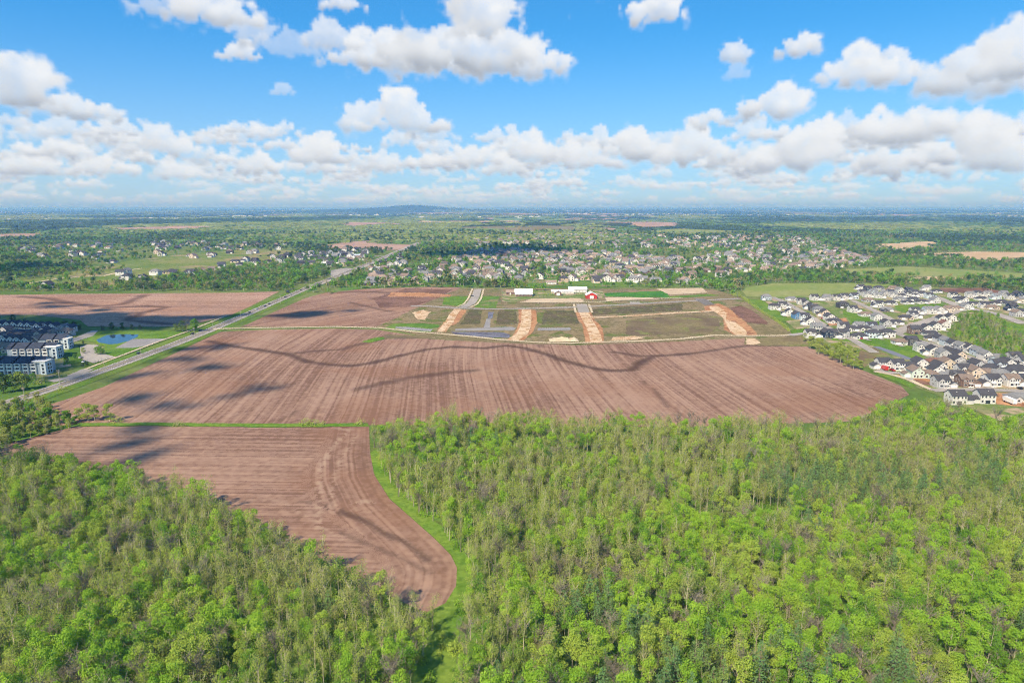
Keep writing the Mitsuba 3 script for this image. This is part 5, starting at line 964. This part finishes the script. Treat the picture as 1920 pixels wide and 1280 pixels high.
place_houses(HOUSES, 'house', 'house', .93)
place_houses(TOWNHOUSES, 'townhouse', 'townhouse', .92, True)

# the suburb beyond the farm
r = np.random.default_rng(44)
taken, subs = [], []
for nm, poly, n, style in SUB:
    pg = Polygon(poly).buffer(0)
    x0, y0, x1, y1 = pg.bounds
    got = 0
    for _ in range(n * 60):
        x, y = r.uniform(x0, x1), r.uniform(y0, y1)
        if got >= n:
            break
        if not shapely.contains_xy(pg, x, y) or abs(x + 312) < 32:
            continue
        gap = 12.5 if nm == 'suburb' else 22
        if any(abs(x - a) < gap and abs(y - b) < gap for a, b in taken):
            continue
        taken.append((x, y))
        got += 1
        if style == 'b':
            wall, roof = r.choice(['beige', 'tan', 'white', 'grey', 'brown'], p=[.26, .06, .50, .15, .03]), r.choice(['brown', 'tan', 'grey', 'charcoal'], p=[.28, .22, .32, .18])
        else:
            wall, roof = r.choice(['white', 'grey', 'beige', 'charcoal'], p=[.6, .15, .15, .1]), r.choice(['charcoal', 'brown', 'grey'], p=[.7, .15, .15])
        subs.append((nm, x, y, str(wall), str(roof), int(r.choice([0, 1, 2, 3]))))
PLACE = {'suburb': 'in the crowded suburb behind the red barn', 'hillside': 'on the open green hillside beyond the left field', 'hillside2': 'among trees high on the left hillside', 'east': 'among the trees right of the suburb', 'north': 'in the wooded far edge of the suburb', 'road': 'beside the highway junction'}
subs.sort(key=lambda t: math.hypot(t[1], t[2]))
seen_n = 0
for nm, x, y, wall, roof, ty in subs:
    big = seen_n < 290 and in_frame(np.array(x), np.array(y), 4.0, -.005)
    gid = house_group(ty, False, wall, roof, True)
    tw = T().translate([x, y, float(terrain(x, y)) + .3]).rotate([0, 0, 1], float(r.choice([0, 0, 0, 90, -90, 180]) + r.normal(0, 14))).scale(1.3)
    if big:
        seen_n += 1
        key = numbered('suburb_house')
        scene[key] = {'type': 'instance', 'to_world': tw, 'group': {'type': 'ref', 'id': gid}}
        tag(key, f'{KINDS_[ty]} {wall} house with {roof} roof {PLACE[nm]}', 'house', f'{wall} houses with {roof} roofs {PLACE[nm]}')
    else:
        COUNT['far_h'] = COUNT.get('far_h', 0) + 1
        scene[f'distant_houses__{COUNT["far_h"]:03d}'] = {'type': 'instance', 'to_world': tw, 'group': {'type': 'ref', 'id': gid}}
tag('distant_houses', 'small pale houses scattered through the distant wooded suburb', 'houses', kind='stuff')

# trees of the suburb and the country beyond
r = np.random.default_rng(45)
TREE_N = 0
hx = np.array(taken)
kd = cKDTree(hx)
roads = shapely.union_all([LineString(l).buffer(w / 2 + (12 if n_ == 'highway_bend' else 3), cap_style='flat') for n_, l, w, m_ in ROADS if n_ in ('highway', 'highway_bend', 'cross_road', 'cross_road_001', 'hill_road', 'suburb_street', 'suburb_street_001', 'suburb_street_002')])
clear = shapely.union_all([Polygon(p).buffer(0) for n_, p, m_, l_ in PATCH if n_.startswith(('distant_field', 'green_plot', 'car_park', 'meadow', 'building_site', 'subdivision_yard')) or n_ in ('farm_yard',)])
openp = shapely.union_all([Polygon(p).buffer(0) for n_, p, m_, l_ in PATCH if n_ in ('hill_meadow',)])
N = 30000
yy = np.exp(r.uniform(math.log(985), math.log(3300), N))
xx = r.uniform(-.80, .80, N) * yy
wood = meshkit.fbm(np.column_stack([xx / 330, yy / 420, xx * 0]), 4, 51)
in_sub = np.zeros(N, bool)
for pg, kk in sub_polys:
    in_sub |= shapely.contains_xy(pg, xx, yy)
pr = np.where(in_sub, .46, np.where(yy < 1500, .62, .70))
pr = np.where(wood > .5, np.maximum(pr, np.where(in_sub, .55, .95)), pr * (.6 + .4 * np.clip((wood - .36) * 7, 0, 1)))
pr = np.where(shapely.contains_xy(openp, xx, yy), pr * .22 * (wood > .47), pr)
okm = (r.uniform(0, 1, N) < pr) & ~shapely.contains_xy(roads, xx, yy) & ~shapely.contains_xy(clear, xx, yy)
dist, _ = kd.query(np.column_stack([xx, yy]))
okm &= dist > 8.5
okm |= (xx < -335) & (xx > -1000) & (yy > 962) & (yy < 1035) & (r.uniform(0, 1, N) < .75) & (meshkit.fbm(np.column_stack([xx / 60, yy / 300, xx * 0]), 2, 71) > .40) & (dist > 9)
okm &= ~((xx < -320) & (yy < 962)) & ~((yy < 1120) & (xx > 20) & (xx < 175)) & ~((np.abs(xx) < 290) & (yy < 1025))
xx, yy, wood = xx[okm], yy[okm], wood[okm]
zz = terrain(xx, yy)
tone = meshkit.fbm(np.column_stack([xx / 120, yy / 160, xx * 0]), 3, 52)
roll = r.uniform(0, 1, len(xx)) * .6 + tone * .4
kinds = np.where(roll > .60, 'far_b', np.where(roll > .42, 'far_g', np.where(roll > .33, 'far_o', np.where(roll > .26, 'far_p', 'far_d'))))
dark = ((meshkit.fbm(np.column_stack([xx / 420, yy / 190, xx * 0 + 9]), 3, 58) > .60) & (yy > 1500))
kinds = np.where(dark & (r.uniform(0, 1, len(xx)) < .85), 'far_d', kinds)
for q in range(len(xx)):
    p_ = PROTO[kinds[q]]
    grow = 1.0 + .5 * min(max((yy[q] - 1500) / 3000, 0), 1)
    put(f'distant_trees__{q + 1:03d}', p_[int(r.integers(len(p_)))], float(xx[q]), float(yy[q]), float(r.uniform(.75, 1.4) * grow), r, float(zz[q]))
tag('distant_trees', 'trees filling the suburb and the wooded country beyond the fields', 'trees', kind='stuff')
print('far trees', len(xx), 'suburb houses', len(subs))

# far woods: low leafy masses out to the horizon
N = 30000
yy = np.exp(r.uniform(math.log(2300), math.log(34000), N))
xx = r.uniform(-.82, .82, N) * yy
wood = meshkit.fbm(np.column_stack([xx / 1300, yy / 2300, xx * 0]), 4, 61)
okm = (r.uniform(0, 1, N) < np.clip((wood - .36 - .10 * np.clip((yy - 4000) / 9000, 0, 1)) * 9, .05, 1)) & ~shapely.contains_xy(clear, xx, yy) & ~((np.abs(xx + 306) < 30) & (yy < 2750))
xx, yy = xx[okm], yy[okm]
zz = terrain(xx, yy)
ico = trimesh.creation.icosphere(subdivisions=1)
upper = ico.vertices
V, Fc = [], []
tone = meshkit.fbm(np.column_stack([xx / 900, yy / 2000, xx * 0]), 3, 62) + r.normal(0, .06, len(xx))
SETS = {'leaf_dark': tone < .44, 'leaf_mid': (tone >= .44) & (tone < .56), 'leaf_olive': tone >= .56}
for q, (mat, sel) in enumerate(SETS.items()):
    V, Fc, base = [], [], 0
    for x, y, z in zip(xx[sel], yy[sel], zz[sel]):
        q_ = min(y / 6000, 1)
        L, W, Hh = r.uniform(7 + 12 * q_, 16 + 40 * q_) * (1 + y / 16000), r.uniform(7 + 5 * q_, 13 + 20 * q_) * (1 + y / 12000), r.uniform(5, 10)
        v = upper * (1 + r.uniform(-.25, .3, (len(upper), 1))) * [L, W, Hh] + [x, y, z + 1]
        V.append(v)
        Fc.append(ico.faces + base)
        base += len(upper)
    a = {'leaf_dark': (.035, .06, .025), 'leaf_mid': (.065, .115, .033), 'leaf_olive': (.125, .16, .05)}[mat]
    two('diffuse_' + mat, a, tuple(c * 1.5 for c in a), 60, 9, grain=.4)
    scene[f'far_woods__{q + 1:03d}'] = ply(quadmesh(np.vstack(V), np.vstack(Fc)), 'diffuse_' + mat)
tag('far_woods', 'dark woods and hedgerows merging into the blue distance', 'woods', kind='stuff')
# far villages: pale specks of buildings on the horizon
V, Fc, base = [], [], 0
cube = trimesh.creation.box()
for k in range(60):
    cy = math.exp(r.uniform(math.log(6000), math.log(22000)))
    cx = r.uniform(-.75, .75) * cy
    for q in range(int(r.uniform(4, 16))):
        x, y = cx + r.normal(0, cy * .02), cy + r.normal(0, cy * .02)
        v = cube.vertices * [r.uniform(12, 45), r.uniform(10, 25), r.uniform(6, 11)] + [x, y, float(terrain(x, y)) + 4]
        V.append(v)
        Fc.append(cube.faces + base)
        base += 8
scene['far_buildings'] = ply(quadmesh(np.vstack(V), np.vstack(Fc)), 'siding_white')
tag('far_buildings', 'pale specks of distant villages towards the horizon', 'buildings', kind='stuff')

# ------------------------------------------------------------------ torn low clouds whose shadows lie on the fields
flat('cloud_white', (.92, .92, .92))
r = np.random.default_rng(46)
ball = trimesh.creation.icosphere(subdivisions=1)
for q, (x, y, ax, ay) in enumerate(CLOUD_SPOTS):
    high = 950.0
    c = np.array([x, y, 0]) + SUN / SUN[2] * high
    n = int(min(max(ax * ay / 34, 26), 380)) if x > -330 or y > 760 else int(min(ax * ay / 14, 1100))
    rad = max(min(ay * .30, ax * .2, 16), 4.5)
    V, Fc = [], []
    for k in range(n):
        if k % 9 == 0:
            lobe = np.array([r.uniform(-.75, .75) * ax, r.normal(0, .42) * ay])
        a, t = r.uniform(0, 2 * math.pi), abs(r.normal(0, .34))
        o = np.array([lobe[0] + math.cos(a) * t * ax * 1.2, lobe[1] + math.sin(a) * t * ay, r.normal(0, 5)])
        o[1] += o[0] * .14
        V.append(ball.vertices * (1 + r.uniform(-.2, .2, (len(ball.vertices), 1))) * rad * r.uniform(.35, 1.0) * [1.3, 1, .8] + c + o)
        Fc.append(ball.faces + k * len(ball.vertices))
    key = numbered('cloud')
    scene[key] = ply(quadmesh(np.vstack(V), np.vstack(Fc)), 'cloud_white', smooth=True)
    tag(key, 'small torn white cloud drifting over the fields, shading the ground below', 'cloud', 'low drifting clouds', 'stuff')


# ------------------------------------------------------------------ apartments
flat('panel_red', (.30, .06, .07))
flat('panel_orange', (.50, .25, .09))
flat('balcony_painted_shade', (.11, .12, .14))


def apartment(a, b, n, label):
    """A long three-storey block from a to b (its front), its gabled right end clad in coloured panels, a pale flat-topped tower at that end."""
    a, b = np.array(a), np.array(b)
    L = float(np.hypot(*(b - a)))
    th = math.degrees(math.atan2(b[1] - a[1], b[0] - a[0])) * 0 + [0, 3, 6][n]
    tw = T().translate([float(b[0]), float(b[1]), .3]).rotate([0, 0, 1], th)
    key = numbered('apartment_block')
    tag(key, label, 'apartment block', 'apartment blocks beside the highway')

    def add(nm, mesh, mat, lab=None):
        k = numbered(f'{key}__{nm}')
        scene[k] = ply(mesh, mat, to_world=tw)
        if lab:
            labels[k] = {'label': lab}
        return k

    x0, D_, h = -L, 15.0, 8.4
    w, rf = gable(x0, -4, 0, D_, h, 3.4, 'x', over=.7)
    add('wall', join([box(x0, -4, 0, D_, -.3, h), w]), 'siding_blue_grey')
    add('roof', rf, 'roof_navy_roof')
    sl = 3.4 / (D_ / 2)
    for x in np.arange(-12.5, x0, -11.5):       # pale party walls rising through the roof
        v = []
        for xx_ in (x - .25, x + .25):
            v += [[xx_, -.7, h - .25], [xx_, D_ / 2, h + 3.4 + .1], [xx_, D_ / 2, h + 3.4 + .75], [xx_, -.7, h + .45]]
        add('parapet', quadmesh(v, [[0, 1, 2], [0, 2, 3], [4, 6, 5], [4, 7, 6], [0, 3, 7], [0, 7, 4], [3, 2, 6], [3, 6, 7], [0, 4, 5], [0, 5, 1], [1, 5, 6], [1, 6, 2]]), 'trim_white')
    for x in np.arange(-9.5, x0 + 4, -5.8):     # white balcony bays, each with dark panels painted as the shade in its openings
        bay = add('balcony_bay', join([box(x - 1.9, x - 1.6, -1.3, -.01, 0, 8.0), box(x + 1.6, x + 1.9, -1.3, -.01, 0, 8.0)] + [box(x - 1.6, x + 1.6, -1.3, -.01, z, z + .3) for z in (2.5, 5.1, 7.7)] + [box(x - 1.6, x + 1.6, -1.3, -1.2, z, z + .9) for z in (2.8, 5.4)]), 'trim_white')
        for z in (.3, 2.9, 5.5):
            k = numbered(f'{bay}__shade_panel')
            scene[k] = ply(box(x - 1.5, x + 1.5, -.12, -.01, z, z + 2.0), 'balcony_painted_shade', to_world=tw)
    for x in np.arange(-12.4, x0 + 4, -5.8):
        for z in (1.0, 3.6, 6.0):
            add('window', box(x - .6, x + .6, -.1, 0, z, z + 1.3), 'window_glass')
    add('end_panel', box(-3.99, -3.7, 1.2, 4.6, .2, 8.0), 'panel_red', 'dark red cladding panel on the end wall')
    add('end_panel', box(-3.99, -3.68, 5.0, 8.2, .2, 8.0), 'panel_orange' if n else 'siding_blue', 'coloured cladding panel on the end wall')
    add('tower', join([box(-4.0, 0, -1.5, 6, -.3, 9.6), box(-8.5, -4.0, -1.45, -.6, 8.6, 9.5)]) if n != 2 else box(-4, 0, -1.5, 6, -.3, 8.8), 'siding_pale_blue', 'pale stair tower at the right end')
    add('tower_roof', box(-9.5, .5, -2.2, 6.5, 9.62, 9.95) if n != 2 else box(-4.4, .5, -2.0, 6.4, 8.82, 9.1), 'trim_white', 'flat white roof of the tower')
    for z in (.8, 3.4, 6.0):
        add('window', box(-2.8, -1.2, -1.6, -1.5, z, z + 1.7), 'window_glass')
        add('window', box(0, .1, 1.0, 2.6, z, z + 1.7), 'window_glass')
        add('window', box(0, .1, 3.6, 5.0, z, z + 1.7), 'window_glass')


apartment(*APARTMENTS[0], 0, 'nearest long apartment block, navy roof, its end clad in blue and dark red')
apartment(*APARTMENTS[1], 1, 'middle apartment block with orange-clad end wall and pale corner tower')
apartment(*APARTMENTS[2], 2, 'farthest apartment block, pale-blue cornered, nearest the pond')

# ------------------------------------------------------------------ farm
flat('red_paint', (.46, .055, .04))
flat('metal_white', (.80, .80, .79))
flat('metal_blue', (.52, .62, .70))


def shed(name, label, cat, x, y, w, d, h, rise, along, wall, roof, door=None, yaw=0.0):
    key = numbered(name)
    tw = T().translate([x, y, .35]).rotate([0, 0, 1], yaw)
    wl, rf = gable(-w / 2, w / 2, 0, d, h, rise, along, over=.6)
    scene[key + '__wall'] = ply(join([box(-w / 2, w / 2, 0, d, -.3, h), wl]), wall, to_world=tw)
    scene[key + '__roof'] = ply(rf, roof, to_world=tw)
    if door:
        scene[key + '__door'] = ply(box(-door[0] / 2, door[0] / 2, -.12, 0, 0, door[1]), 'trim_white', to_world=tw)
        tr = [box(-door[0] / 2 - .3, -door[0] / 2, -.15, 0, 0, door[1] + .3), box(door[0] / 2, door[0] / 2 + .3, -.15, 0, 0, door[1] + .3), box(-door[0] / 2, door[0] / 2, -.15, 0, door[1], door[1] + .3)]
        scene[key + '__door__frame'] = ply(join(tr), 'trim_white', to_world=tw)
    for q, xx_ in enumerate(np.arange(-w / 2 + 2, w / 2 - 1, 4.5)):
        if door and abs(xx_) < door[0] / 2 + .8:
            continue
        scene[numbered(f'{key}__window')] = ply(box(xx_ - .6, xx_ + .6, -.1, 0, 1.2, 2.2), 'window_glass', to_world=tw)
    tag(key, label, cat)


fx, fy = FARM['barn']
shed('barn', 'bright red gabled barn with white double door and pale roof', 'barn', fx + 3, fy - 2, 14, 17, 4.4, 3.8, 'y', 'red_paint', 'roof_white', (4.5, 3.6))
shed('equipment_shed', 'long shed with blue-grey metal roof behind the red barn', 'shed', FARM['blueroof'][0] - 8, FARM['blueroof'][1] + 8, 26, 12, 4.5, 3.0, 'x', 'siding_white', 'metal_blue')
shed('farm_shed', 'low white-roofed shed joined to the farm row', 'shed', FARM['lowshed'][0] + 2, FARM['lowshed'][1], 20, 9, 3.0, 1.8, 'x', 'siding_white', 'metal_white')
shed('farm_shed', 'small white gabled garage at the left of the barn row', 'shed', FARM['sheds'][1][0], FARM['sheds'][1][1] - 8, 9, 9, 4.0, 2.6, 'y', 'siding_brown', 'metal_white', (4, 3.2))
shed('farm_shed', 'long white-roofed building behind the white garage', 'shed', FARM['sheds'][1][0] + 6, FARM['sheds'][1][1] + 12, 28, 9, 3.2, 2.0, 'x', 'siding_beige', 'metal_white')
shed('machine_shed', 'large shed with bright white two-level metal roof', 'shed', FARM['shed'][0], FARM['shed'][1] + 6, 24, 16, 5.0, 3.6, 'x', 'siding_white', 'metal_white')
shed('machine_shed', 'low open front bay with white roof below the large shed', 'shed', FARM['shed'][0], FARM['shed'][1] - 2.2, 23, 8, 3.0, 1.5, 'x', 'siding_brown', 'metal_white')
shed('farmhouse', 'small pink-brown farmhouse left of the large white-roofed shed', 'house', FARM['sheds'][0][0], FARM['sheds'][0][1], 12, 9, 3.6, 2.6, 'x', 'siding_brown', 'roof_tan', (1.2, 2.2))
shed('farmhouse', 'white cottage on the lawn behind the farm', 'house', FARM['cottage'][0], FARM['cottage'][1] + 20, 16, 10, 3.4, 2.6, 'x', 'siding_white', 'roof_tan', (1.2, 2.2))
shed('storage_building', 'white flat commercial building by the suburb green', 'building', -172, 1390, 24, 18, 5, 1.5, 'x', 'siding_white', 'metal_white', (5, 3.5))
shed('storage_building', 'low white building beside the highway bend', 'building', -258, 1330, 22, 12, 4, 1.5, 'x', 'siding_white', 'metal_white', (4, 3))
shed('storage_building', 'wide pale building with car park beyond the highway', 'building', -372, 1420, 50, 22, 5, 2.0, 'x', 'siding_grey', 'metal_white', (6, 3.5))
shed('storage_building', 'blue-roofed building among the distant car parks', 'building', -380, 1660, 36, 20, 5, 2.0, 'x', 'siding_pale_blue', 'metal_blue', (6, 3.5))

# sand pile of the building site: one ridged heap
(ax, ay), (bx, by) = FARM['pile']
gx, gy = np.meshgrid(np.linspace(0, 1, 70), np.linspace(-1, 1, 26))
prof = np.clip(1 - np.abs(gy) ** 1.3, 0, 1) * np.clip(np.minimum(gx, 1 - gx) * 9, 0, 1)
hz_ = prof * (.6 + 3.1 * meshkit.fbm(np.stack([gx * 7, gy * 1.5, gx * 0], -1), 3, 4))
v = np.column_stack([(ax + (bx - ax) * gx).ravel(), (ay + (by - ay) * gx + gy * 7 + 5).ravel(), (hz_ + .36).ravel()])
i, j = np.meshgrid(np.arange(25), np.arange(69), indexing='ij')
k = (i * 70 + j).ravel()
scene['sand_pile'] = ply((v, np.stack([k, k + 1, k + 71, k + 70], 1)), 'limestone', smooth=True)
tag('sand_pile', 'long pale heap of sand beside the farm lane', 'sand pile')

# ------------------------------------------------------------------ vehicles
for nm, c in (('dark', (.03, .032, .038)), ('silver', (.45, .46, .48)), ('red', (.42, .03, .025)), ('black', (.015, .015, .016)), ('white', (.75, .75, .74))):
    scene['paint_' + nm] = {'type': 'principled', 'base_color': {'type': 'rgb', 'value': list(c)}, 'roughness': .3, 'specular': .5, 'clearcoat': .6}
flat('tyre_rubber', (.025, .025, .027))


def prism(profile, y0, y1):
    m = trimesh.creation.extrude_polygon(Polygon(profile), y1 - y0, engine='earcut')
    v = m.vertices
    return trimesh.Trimesh(np.column_stack([v[:, 0], v[:, 2] + y0, v[:, 1]]), m.faces[:, ::-1], process=False)


BODY = {
    'car': ([(-2.2, .35), (2.2, .35), (2.25, .75), (1.9, .92), (1.0, 1.0), (-1.6, 1.02), (-2.2, .95)], [(-1.5, 1.0), (1.05, 1.0), (.35, 1.48), (-1.0, 1.5)], .88),
    'pickup': ([(-2.8, .5), (2.7, .5), (2.75, 1.0), (2.5, 1.2), (1.3, 1.28), (-2.8, 1.25)], [(-.6, 1.25), (1.5, 1.25), (.8, 1.88), (-.4, 1.9)], .95),
    'truck': ([(-4.2, .7), (3.6, .7), (3.65, 1.6), (1.7, 1.7), (1.6, 3.2), (-4.2, 3.2)], [(1.7, 1.65), (3.6, 1.6), (3.2, 2.5), (1.7, 2.6)], 1.15),
    'trailer': ([(-4.5, .8), (4.5, .8), (4.5, 3.4), (-4.5, 3.4)], [(-4.3, 3.4), (4.3, 3.4), (4.2, 3.5), (-4.2, 3.5)], 1.2),
}
SPOT = {'dark': 'dark', 'silver': 'silver-grey', 'red': 'red', 'black': 'black', 'white': 'white'}
VEH_LABEL = ['dark pickup nearest on the highway by the lane turning', 'dark car just ahead of the pickup at the lane turning', 'dark car on the highway midway along the upper brown field', 'silver car following uphill on the highway', 'dark car on the highway above the silver one',
             'dark car near the bend of the highway verge', 'dark car on the near lane below the junction', 'silver car at the junction stop', 'dark box truck turning at the road junction', 'dark car entering the junction from the trees', 'dark car farthest along the highway by the tree cluster', 'small dark car opposite the apartment lawn',
             'red box truck parked by the white gabled houses', 'red pickup parked beside the red truck', 'red pickup behind the white house at the rough meadow', 'small red car parked on the diagonal street', 'black car parked at the new dirt street', 'white trailer standing on the orange building ground', 'silver car on the curving street by the round wood', 'dark car on the broad street corner',
             'dark car on the entrance road of the building site', 'silver car at the top of the diagonal street', 'dark car lower down the diagonal street', 'silver car in the parking lot by the pond', 'white car in the parking lot by the pond']
for (x, y, yaw, ty, col), lab in zip(CARS, VEH_LABEL):
    if abs(x + 306) < 16:
        yaw = 90
    body_, cab, hw = BODY[ty]
    nm = {'car': 'car', 'pickup': 'pickup_truck', 'truck': 'truck', 'trailer': 'trailer'}[ty]
    key = numbered(nm)
    tw = T().translate([x, y, .46]).rotate([0, 0, 1], float(yaw))
    scene[key + '__body'] = ply(prism(body_, -hw, hw), 'paint_' + col, to_world=tw)
    scene[key + '__cabin'] = ply(prism(cab, -hw * .86, hw * .86), 'window_glass' if ty != 'trailer' else 'paint_white', to_world=tw)
    L = body_[1][0] * .62
    for q, (wx, wy) in enumerate(((L, hw), (L, -hw), (-L, hw), (-L, -hw))):
        w_ = trimesh.creation.cylinder(.36 if ty in ('car', 'pickup') else .5, .24, sections=12)
        w_.apply_transform(trimesh.transformations.rotation_matrix(math.pi / 2, [1, 0, 0]))
        w_.apply_translation((wx, wy - math.copysign(.08, wy), .36 if ty in ('car', 'pickup') else .5))
        scene[numbered(f'{key}__wheel')] = ply(w_, 'tyre_rubber', to_world=tw)
    tag(key, lab, {'car': 'car', 'pickup': 'pickup truck', 'truck': 'truck', 'trailer': 'trailer'}[ty])

# ------------------------------------------------------------------ utility poles
flat('pole_wood', (.42, .38, .33))
flat('insulator', (.30, .32, .34))
pm = trimesh.creation.cone(.2, 60, sections=8)
pole = trimesh.creation.cylinder(.16, 11.0, sections=8)
pole.apply_translation((0, 0, 5.5))
pole.vertices[:, :2] *= np.where(pole.vertices[:, 2:] > 6, .65, 1.0)
PL = [(-60, 'along the left edge of the highway')]
for n, (x, y) in enumerate(POLES):
    key = numbered('utility_pole')
    tw = T().translate([x, y, .2])
    scene[key + '__mast'] = ply(pole, 'pole_wood', to_world=tw)
    scene[key + '__crossarm'] = ply(join([box(-1.2, 1.2, -.28, -.16, 10.1, 10.25), box(-.9, .9, -.28, -.16, 9.2, 9.34)]), 'pole_wood', to_world=tw)
    scene[key + '__insulators'] = ply(join([box(q - .07, q + .07, -.3, -.14, 10.25, 10.5) for q in (-1.1, -.5, .5, 1.1)]), 'insulator', to_world=tw)
    wh = 'on the grass verge of the highway' if y < 930 else 'along the road behind the brown fields'
    tag(key, f'thin grey wooden utility pole with crossarms standing {wh}', 'utility pole', f'utility poles {wh}')
